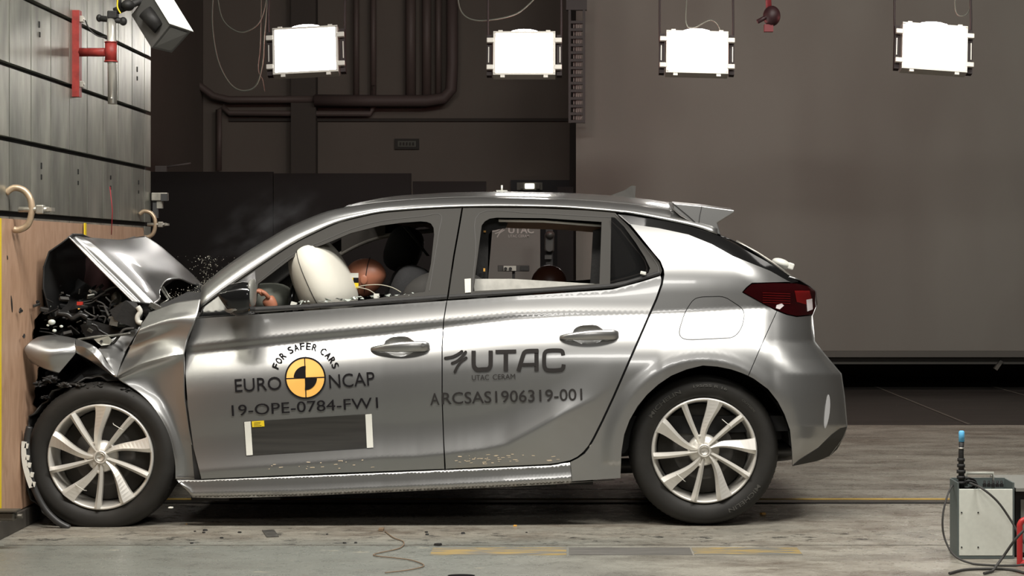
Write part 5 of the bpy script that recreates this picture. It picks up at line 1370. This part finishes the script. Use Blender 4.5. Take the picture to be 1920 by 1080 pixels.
for s in (-1, 1):
    mb = MB(); mb.ell(hc+Vector((-.082, s*.03, -.002)), (.008, .014, .008)); mb.build('eye', M['ink'], head)
    mb = MB(); mb.ell(hc+Vector((.004, s*.078, -.012)), (.016, .006, .022)); mb.build('ear', M['skin'], head)
# yellow and black marker on the cheek
tm = hc+Vector((-.042, -.086, -.026)); mb = MB()
def sq(dx, dz, w_, hh_, mi, oy=0): c_ = tm+Vector((dx, -.0+oy, dz)); mb.add([c_+Vector((-w_, 0, -hh_)), c_+Vector((w_, 0, -hh_)), c_+Vector((w_, 0, hh_)), c_+Vector((-w_, 0, hh_))], [[0, 1, 2, 3]], mi)
g = .0115
sq(-g, g, g, g, 0); sq(g, g, g, g, 1); sq(-g, -g, g, g, 1); sq(g, -g, g, g, 0); sq(0, g*2.9, g*2, g*.9, 2)
sq(g*1.0, g*2.9, g*.6, g*.9, 2, -.001)
mb.build('target_sticker', [M['yellow'], M['ink'], M['white']], head, recalc=False)
# driver's hand resting at the belt line
hp = P(501, 562, .17); fl_ = M['skin']
pts = [hp+Vector((.03, 0, -.045)), hp+Vector((.020, 0, -.026)), hp+Vector((.008, 0, -.006)), hp+Vector((-.004, 0, .012))]; ed = [(0, 1), (1, 2), (2, 3)]; rad = [.023, .029, .033, .028]
hand = skin_body('hand', pts, ed, rad, fl_, drv)
hand.rotation_euler = (0, 0, 0)
for k in range(4):
    b_ = hp+Vector((-.012+.002*k, -.026+.017*k, .018)); L = [.052, .058, .054, .044][k]; d1 = Vector((-.42, -.03, .55)).normalized(); d2 = Vector((-.8, 0, .05)).normalized(); d3 = Vector((-.65, 0, -.5)).normalized()
    pp = [b_, b_+d1*L*.45, b_+d1*L*.45+d2*L*.35, b_+d1*L*.45+d2*L*.35+d3*L*.3]
    skin_body('finger', pp, [(0, 1), (1, 2), (2, 3)], [.011, .0105, .0095, .0085], fl_, drv, 1)
b_ = hp+Vector((.012, -.022, .004)); skin_body('thumb', [b_, b_+Vector((-.012, -.016, .022)), b_+Vector((-.032, -.02, .034))], [(0, 1), (1, 2)], [.011, .0095, .008], fl_, drv, 1)
# rear passenger dummy: only the crown of its head shows
rc_ = P(1029, 536, .95)
rdm = dummy(rc_, .95, 'dark brown domed head of the rear crash test dummy above the white side board', None)
mb = MB(); mb.ell(rc_, (.085, .075, .098), Matrix.Rotation(.08, 3, 'Y'), 28, 20, e=.92); mb.build('head', mat('dummy_dark', (.10, .035, .02), .4), rdm)

# ------------------------------------------------------------------ things beyond the car, seen through it
t = empty('sign_board', (X_(965, 6.3), 6.3, 0), 'grey display board with pale lettering seen through the rear door window', 'board')
mb = MB(); xa, xb = X_(914, 6.3), X_(1013, 6.3); mb.box(((xa+xb)/2, 6.32, Z_(376, 6.3)/2), (xb-xa, .04, Z_(376, 6.3)), bev=.004); mb.build('panel', mat('board_grey', (.11, .11, .10), .7), t)
pb = lambda a, b: P(a, b, 6.295); mb = MB(); text_on(mb, 'UTAC', (953, 437), (1001, 437), 12, pb, .03); text_on(mb, 'UTAC CERAM', (953, 445), (992, 445), 5, pb, .01)
def wr_(pts, wd):
    N = len(pts); v = []
    pts = catmull(pts, 5); N = len(pts)
    for sgn in (1, -1):
        for i, p in enumerate(pts):
            a = pts[max(i-1, 0)]; b = pts[min(i+1, N-1)]; tx, ty = b[0]-a[0], b[1]-a[1]; l = math.hypot(tx, ty) or 1; v.append(pb(p[0]-sgn*ty/l*wd/2, p[1]+sgn*tx/l*wd/2))
    mb.add(v, [[i, i+1, N+i+1, N+i] for i in range(N-1)])
wr_([(922, 434), (930, 433), (938, 429), (942, 426)], 2); wr_([(928, 438), (936, 435), (942, 430), (946, 426)], 2); wr_([(932, 445), (936, 438), (941, 434), (946, 431)], 2)
mb.build('lettering', mat('board_letters', (.30, .30, .28), .7), t)
t = tag(MB().box(P(963, 503, 5.6), (.225, .05, .045), mi=0, bev=.004).box(P(956, 503, 5.57), (.09, .02, .036), mi=1).box(P(984, 503, 5.57), (.06, .02, .034), mi=2).tube([P(948, 504, 5.56), P(948, 504, 5.54)], .012, 10, 2).tube([P(957, 504, 5.56), P(957, 504, 5.54)], .012, 10, 2)
        .box(P(963, 520, 5.62), (.02, .02, .12), mi=2).box(Vector((P(963, 0, 5.62).x, 5.62, .45)), (.03, .03, .9), mi=2).box(Vector((P(963, 0, 5.62).x, 5.62, .01)), (.16, .16, .02), mi=2).build('power_strip', [M['trim'], mat('socket_white', (.38, .37, .33), .6), M['blackm']]), 'white socket strip on a dark stand seen through the rear door window', 'power strip')
t = empty('equipment_column', (X_(1030, 5.8), 5.8, 0), 'black upright camera stand with camera, seen through the rear door window', 'stand')
mb = MB(); mb.box((X_(1030, 5.8), 5.8, .7), (.05, .05, 1.4)); mb.box((X_(1030, 5.8), 5.8, .015), (.2, .18, .03)); mb.build('post', M['blackm'], t)
mb = MB(); mb.box(P(1030, 455, 5.75), (.07, .07, .13), bev=.01); mb.ell(P(1031, 440, 5.7), (.035, .04, .03)); mb.tube([P(1030, 465, 5.72), P(1030, 465, 5.66)], .026, 14); mb.box(P(1028, 482, 5.75), (.05, .05, .03)); mb.build('camera_body', mat('camera_dark', (.035, .033, .03), .4), t)
tag(MB().box((X_(1060, 7.5), 7.5, .85), (X_(1074, 7.5)-X_(1044, 7.5), .2, 1.7)).build('dark_cabinet', m_part), 'dark tall cabinet standing beside the screen wall, seen through the rear door window', 'cabinet')

# ------------------------------------------------------------------ right-hand equipment
yb0 = -.84
xl = P(1798, 0, yb0).x; xr = P(1899, 0, yb0).x; zt_ = P(0, 917, yb0).z; dep = .14
# side seen on the left comes from perspective
t = empty('instrument_box', ((xl+xr)/2, yb0+dep/2, 0), 'white and grey instrument box with antenna standing on the floor at right', 'instrument box')
mb = MB(); w0 = xr-xl
mb.box(((xl+xr)/2, yb0+.004, zt_/2+.006), (w0, .008, zt_-.012), bev=.002); mb.build('front_panel', mat('box_white', (.64, .66, .59), .5, var=.04, vscale=60), t)
mb = MB(); m_bg = mat('box_grey', (.10, .12, .115), .5)
for x in (xl-.003, xr+.003): mb.box((x, yb0+dep/2, zt_/2+.012), (.006, dep, zt_+.024))
mb.box(((xl+xr)/2, yb0+dep-.005, zt_/2+.01), (w0, .008, zt_+.034)); mb.box(((xl+xr)/2, yb0+dep/2, zt_-.05), (w0, dep-.02, .006)); mb.box(((xl+xr)/2, yb0+dep/2, .006), (w0, dep, .010)); mb.build('case', m_bg, t)
for x in (1803, 1834):
    for y in (961, 1026): mb = MB(); p = P(x, y, yb0); mb.tube([p, p-Vector((0, .002, 0))], .003, 8); mb.build('screw', M['blackm'], t)
mb = MB(); a = P(1812, 887, yb0+.08); b = P(1862, 887, yb0+.08); mb.tube([a-Vector((0, 0, .05)), a, b, b-Vector((0, 0, .06))], .006, 8); mb.build('carry_handle', mat('handle_pale', (.42, .43, .38), .5), t)
mb = MB()
for k in range(5): mb.box(P(1846+k*8, 910, yb0+.06), (.012, .012, .012)); mb.tube([P(1846+k*8, 908, yb0+.06), P(1846+k*8, 902, yb0+.07)], .004, 6)
mb.build('socket_row', M['blackm'], t)
t = empty('antenna_mast', P(1803, 912, yb0+.05), 'short black antenna with a light blue cap on the instrument box', 'antenna')
ya = yb0+.05
mb = MB(); mb.tube([P(1803, 912, ya), P(1802, 850, ya), P(1803, 826, ya)], [.012, .010, .010], 12); 
for (py, r) in ((905, .018), (895, .016), (884, .017), (873, .015), (862, .014)): mb.tube([P(1802, py+3, ya), P(1802, py-3, ya)], r, 10)
mb.build('mast', M['blackm'], t)
mb = MB(); mb.tube([P(1802, 841.5, ya), P(1802, 839, ya)], .012, 12); mb.build('silver_ring', M['zinc'], t)
mb = MB(); mb.tube([P(1803, 828, ya), P(1803, 810, ya), P(1803, 807.5, ya)], [.011, .011, .007], 16); mb.build('cap', mat('cap_blue', (.12, .45, .75), .5), t)
mb = MB()
for k in range(5): r = .022+.004*(k % 3); mb.tube([P(1812+k, 905+k*1.5, yb0+.06)+Vector((r*1.2*math.cos(a), .015*math.sin(a+k), r*.8*math.sin(a))) for a in [2*PI*j/20 for j in range(21)]], .0035, 6)
tag(mb.build('cable_coil', M['blackm']), 'small coil of black cable on the instrument box beside the antenna', 'cable')
def ccable(pts, r, label, m=None):
    mb = MB(); P3 = [P(a, b, y) for a, b, y in catmull(pts, 10)]
    P3 = [Vector((p.x, p.y, max(p.z, r+.001))) for p in P3]
    mb.tube(P3, r, 8); return tag(mb.build('cable', m or M['trim']), label, 'cable')
ccable([(1790, 905, -.72), (1778, 925, -.86), (1768, 965, -.9), (1770, 1005, -.9), (1788, 1040, -.93), (1820, 1056, -.98), (1870, 1063, -1.02), (1925, 1058, -1.02)], .004, 'black cable looping down the left side of the instrument box and along the floor')
ccable([(1815, 905, -.78), (1840, 915, -.87), (1870, 940, -.88), (1895, 975, -.88), (1915, 1010, -.9), (1930, 1030, -.9)], .0045, 'black cable crossing the top right of the white instrument box')
ccable([(1930, 985, -1.12), (1905, 1010, -1.12), (1880, 1045, -1.1), (1862, 1070, -1.15), (1845, 1095, -1.2)], .005, 'black cable slanting down in front of the instrument box to the bottom edge')
ccable([(1780, 1085, -1.2), (1810, 1073, -1.12), (1860, 1070, -1.1), (1895, 1074, -1.12), (1925, 1090, -1.2)], .005, 'black cable lying in an arch on the floor at the bottom right corner')
# black case at the right edge + red tube frame
mb = MB(); p = P(1903, 1050, -.8); xq = p.x; mb.box((xq+.2, -.60, .13), (.40, .40, .25), mi=0, bev=.004); mb.box((xq+.2, -.62, .26), (.41, .44, .012), mi=1); mb.box((xq+.03, -.805, .12), (.02, .01, .20), mi=1)
tag(mb.build('equipment_case', [M['blackm'], mat('case_edge', (.20, .20, .18), .5)]), 'black case with grey lid behind the red tube frame at the right edge', 'case')
mb = MB(); pts = [(1970, 975, -1.0), (1925, 974, -1.0), (1913, 982, -1.0), (1912, 1000, -1.0), (1912, 1078, -1.0)]
P3 = [P(a, b, y) for a, b, y in catmull(pts, 5)]; mb.tube(P3, .011, 12); q_ = P(1970, 975, -1.0); mb.tube([q_, Vector((q_.x, q_.y, .01))], .011, 12)
q2 = P3[-1]; mb.tube([Vector((q2.x, -1.0, .012)), Vector((q_.x, -1.0, .012))], .011, 12); mb.tube([q2, Vector((q2.x, q2.y, .012))], .011, 12)
tag(mb.build('red_tube_frame', mat('frame_red', (.45, .03, .03), .35)), 'red bent tube frame at the right edge of the picture', 'frame')

# ------------------------------------------------------------------ debris
random.seed(5)
def shard(px, py, y, s, m, label, onfloor=True, group=None, name='debris_piece'):
    p = fpt(px, py) if onfloor else P(px, py, y)
    mb = MB(); R3 = Matrix.Rotation(random.uniform(0, 6), 3, 'Z'); s3 = [Vector((random.uniform(.6, 1)*s*math.cos(a), random.uniform(.6, 1)*s*math.sin(a), 0)) for a in (0, 1.5, 2.8, 4.3)]
    z0 = Vector((0, 0, .001)); mb.add([p+z0+R3 @ q_ for q_ in s3]+[p+z0+Vector((0, 0, s*.4))+R3 @ (q_*.8) for q_ in s3], [[0, 1, 2, 3], [7, 6, 5, 4], [0, 4, 5, 1], [1, 5, 6, 2], [2, 6, 7, 3], [3, 7, 4, 0]])
    return tag(mb.build(name, m), label, 'debris', group)
for (px, py, s, m, lb) in ((320, 953, .013, M['white'], 'small white fragment in the air beside the front tyre'), (350, 983, .005, M['orange'], 'tiny orange crumb on the floor right of the front tyre'), (341, 976, .004, M['shard'], 'tiny glassy crumb on the floor right of the front tyre'),
                       (821, 1023, .02, M['blackm'], 'flat black scrap on the floor below the rear door'), (1432, 965, .02, M['orange'], 'small orange leaf shaped scrap on the floor right of the rear tyre'), (966, 987, .012, M['orange'], 'small yellow scrap on the floor below the rear door seam')):
    shard(px, py, -.05, s, m, lb, onfloor=(py > 960))
for k in range(14):
    px = random.choice([random.uniform(340, 480), random.uniform(600, 1000)]); shard(px, random.uniform(994, 1020), 0, random.uniform(.006, .014), M['blackm'], 'small black crumb lying on the scuffed floor beside the car', group='black crumbs on the floor')
mb = MB(); o_ = fpt(712, 995); mb.tube([fpt(a, b)+Vector((0, 0, .004)) for a, b in catmull([(722, 998), (738, 1010), (757, 1018), (748, 1030), (700, 1042), (740, 1048), (770, 1052), (795, 1062), (770, 1070), (722, 1076)], 6)], .0022, 6); mb.box(fpt(715, 995)+Vector((0, 0, .006)), (.02, .05, .008))
tag(mb.build('thin_wire', mat('rusty_wire', (.20, .14, .09), .6)), 'thin crooked wire lying on the floor in front of the car', 'wire')
mb = MB(); a = fpt(497, 985); mb.box(fpt(507, 1001)+Vector((0, 0, .002)), (.05, .20, .002), Matrix.Rotation(.25, 3, 'Z')); tag(mb.build('tape_patch', mat('worn_black_tape', (.05, .048, .042), .7, var=.5, vscale=40)), 'worn black tape patch on the floor below the front door', 'tape')
mb = MB(); mb.ell(fpt(865, 1081)+Vector((0, 0, .004)), (.05, .02, .004)); tag(mb.build('tape_loop', M['ink']), 'small dark disc at the bottom edge of the picture', 'disc')
# glass spray thrown up from the windscreen
mb = MB(); random.seed(9)
for k in range(420):
    u = random.random()
    if k < 230: px = random.gauss(388, 8+12*(1-u)); py = 480+u*58; y = random.uniform(.5, 1.2)
    else: px = 320+u*70+random.gauss(0, 5); py = 560-u*26+random.gauss(0, 7); y = random.uniform(.3, .7)
    s = random.uniform(.001, .0032); c_ = P(px, py, y)
    mb.add([c_+Vector([random.uniform(-s, s) for _ in range(3)]) for _ in range(4)], [[0, 1, 2], [0, 1, 3], [1, 2, 3], [0, 2, 3]])
tag(mb.build('glass_spray', mat('glass_crumbs', (.5, .48, .4), .3)), 'spray of tiny glass crumbs flying up from the broken windscreen', 'glass', kind='stuff')
for (px, py, s) in ((70, 567, .02), (40, 583, .016), (45, 631, .012)):
    mb = MB(); y = ydep(px)-.15; crumple(Vector((XP+.02, y, P(px, py, y).z)), (.006, s, s*.5), 2, .6)
    tag(mb.build('debris_piece', M['blackm']), {70: 'black splinter flying beside the plywood, nearest the bonnet', 40: 'black splinter against the plywood left of the bonnet', 45: 'black splinter against the plywood just above the bumper corner'}[px], 'debris')
# smoke
m_sm = bpy.data.materials.new('smoke'); m_sm.use_nodes = True; nt = m_sm.node_tree; nt.nodes.remove(nt.nodes['Principled BSDF'])
vs = nt.nodes.new('ShaderNodeVolumePrincipled'); vs.inputs['Color'].default_value = (.8, .82, .85, 1); nt.links.new(vs.outputs[0], nt.nodes['Material Output'].inputs['Volume'])
tc = nt.nodes.new('ShaderNodeTexCoord'); nz = nt.nodes.new('ShaderNodeTexNoise'); nz.inputs['Scale'].default_value = 2.6; nz.inputs['Detail'].default_value = 4; nt.links.new(tc.outputs['Object'], nz.inputs['Vector'])
ln = nt.nodes.new('ShaderNodeVectorMath'); ln.operation = 'LENGTH'; nt.links.new(tc.outputs['Object'], ln.inputs[0])
mr1 = nt.nodes.new('ShaderNodeMapRange'); mr1.inputs[1].default_value = .48; mr1.inputs[2].default_value = .85; mr1.inputs[3].default_value = 0; mr1.inputs[4].default_value = .8; nt.links.new(nz.outputs[0], mr1.inputs[0])
mr2 = nt.nodes.new('ShaderNodeMapRange'); mr2.inputs[1].default_value = .3; mr2.inputs[2].default_value = 1; mr2.inputs[3].default_value = 1; mr2.inputs[4].default_value = 0; nt.links.new(ln.outputs['Value'], mr2.inputs[0])
mm = nt.nodes.new('ShaderNodeMath'); mm.operation = 'MULTIPLY'; nt.links.new(mr1.outputs[0], mm.inputs[0]); nt.links.new(mr2.outputs[0], mm.inputs[1]); nt.links.new(mm.outputs[0], vs.inputs['Density'])
mb = MB(); mb.ell((0, 0, 0), (1, 1, 1), n=24, m=16); sm = mb.build('smoke_puff', m_sm); sm.location = P(500, 435, 1.3); sm.scale = (.34, .3, .2); sm.rotation_euler = (0, -.5, 0)
tag(sm, 'faint grey smoke rising in front of the windscreen', 'smoke', kind='stuff')

# the nose is pressed flat where it meets the plywood
for o in list(bpy.data.objects):
    r = o
    while r.parent: r = r.parent
    if r is not car or o.type != 'MESH': continue
    off = parent_loc(o)
    for v in o.data.vertices:
        if v.co.x+off.x < XP+.006: v.co.x = XP+.006-off.x
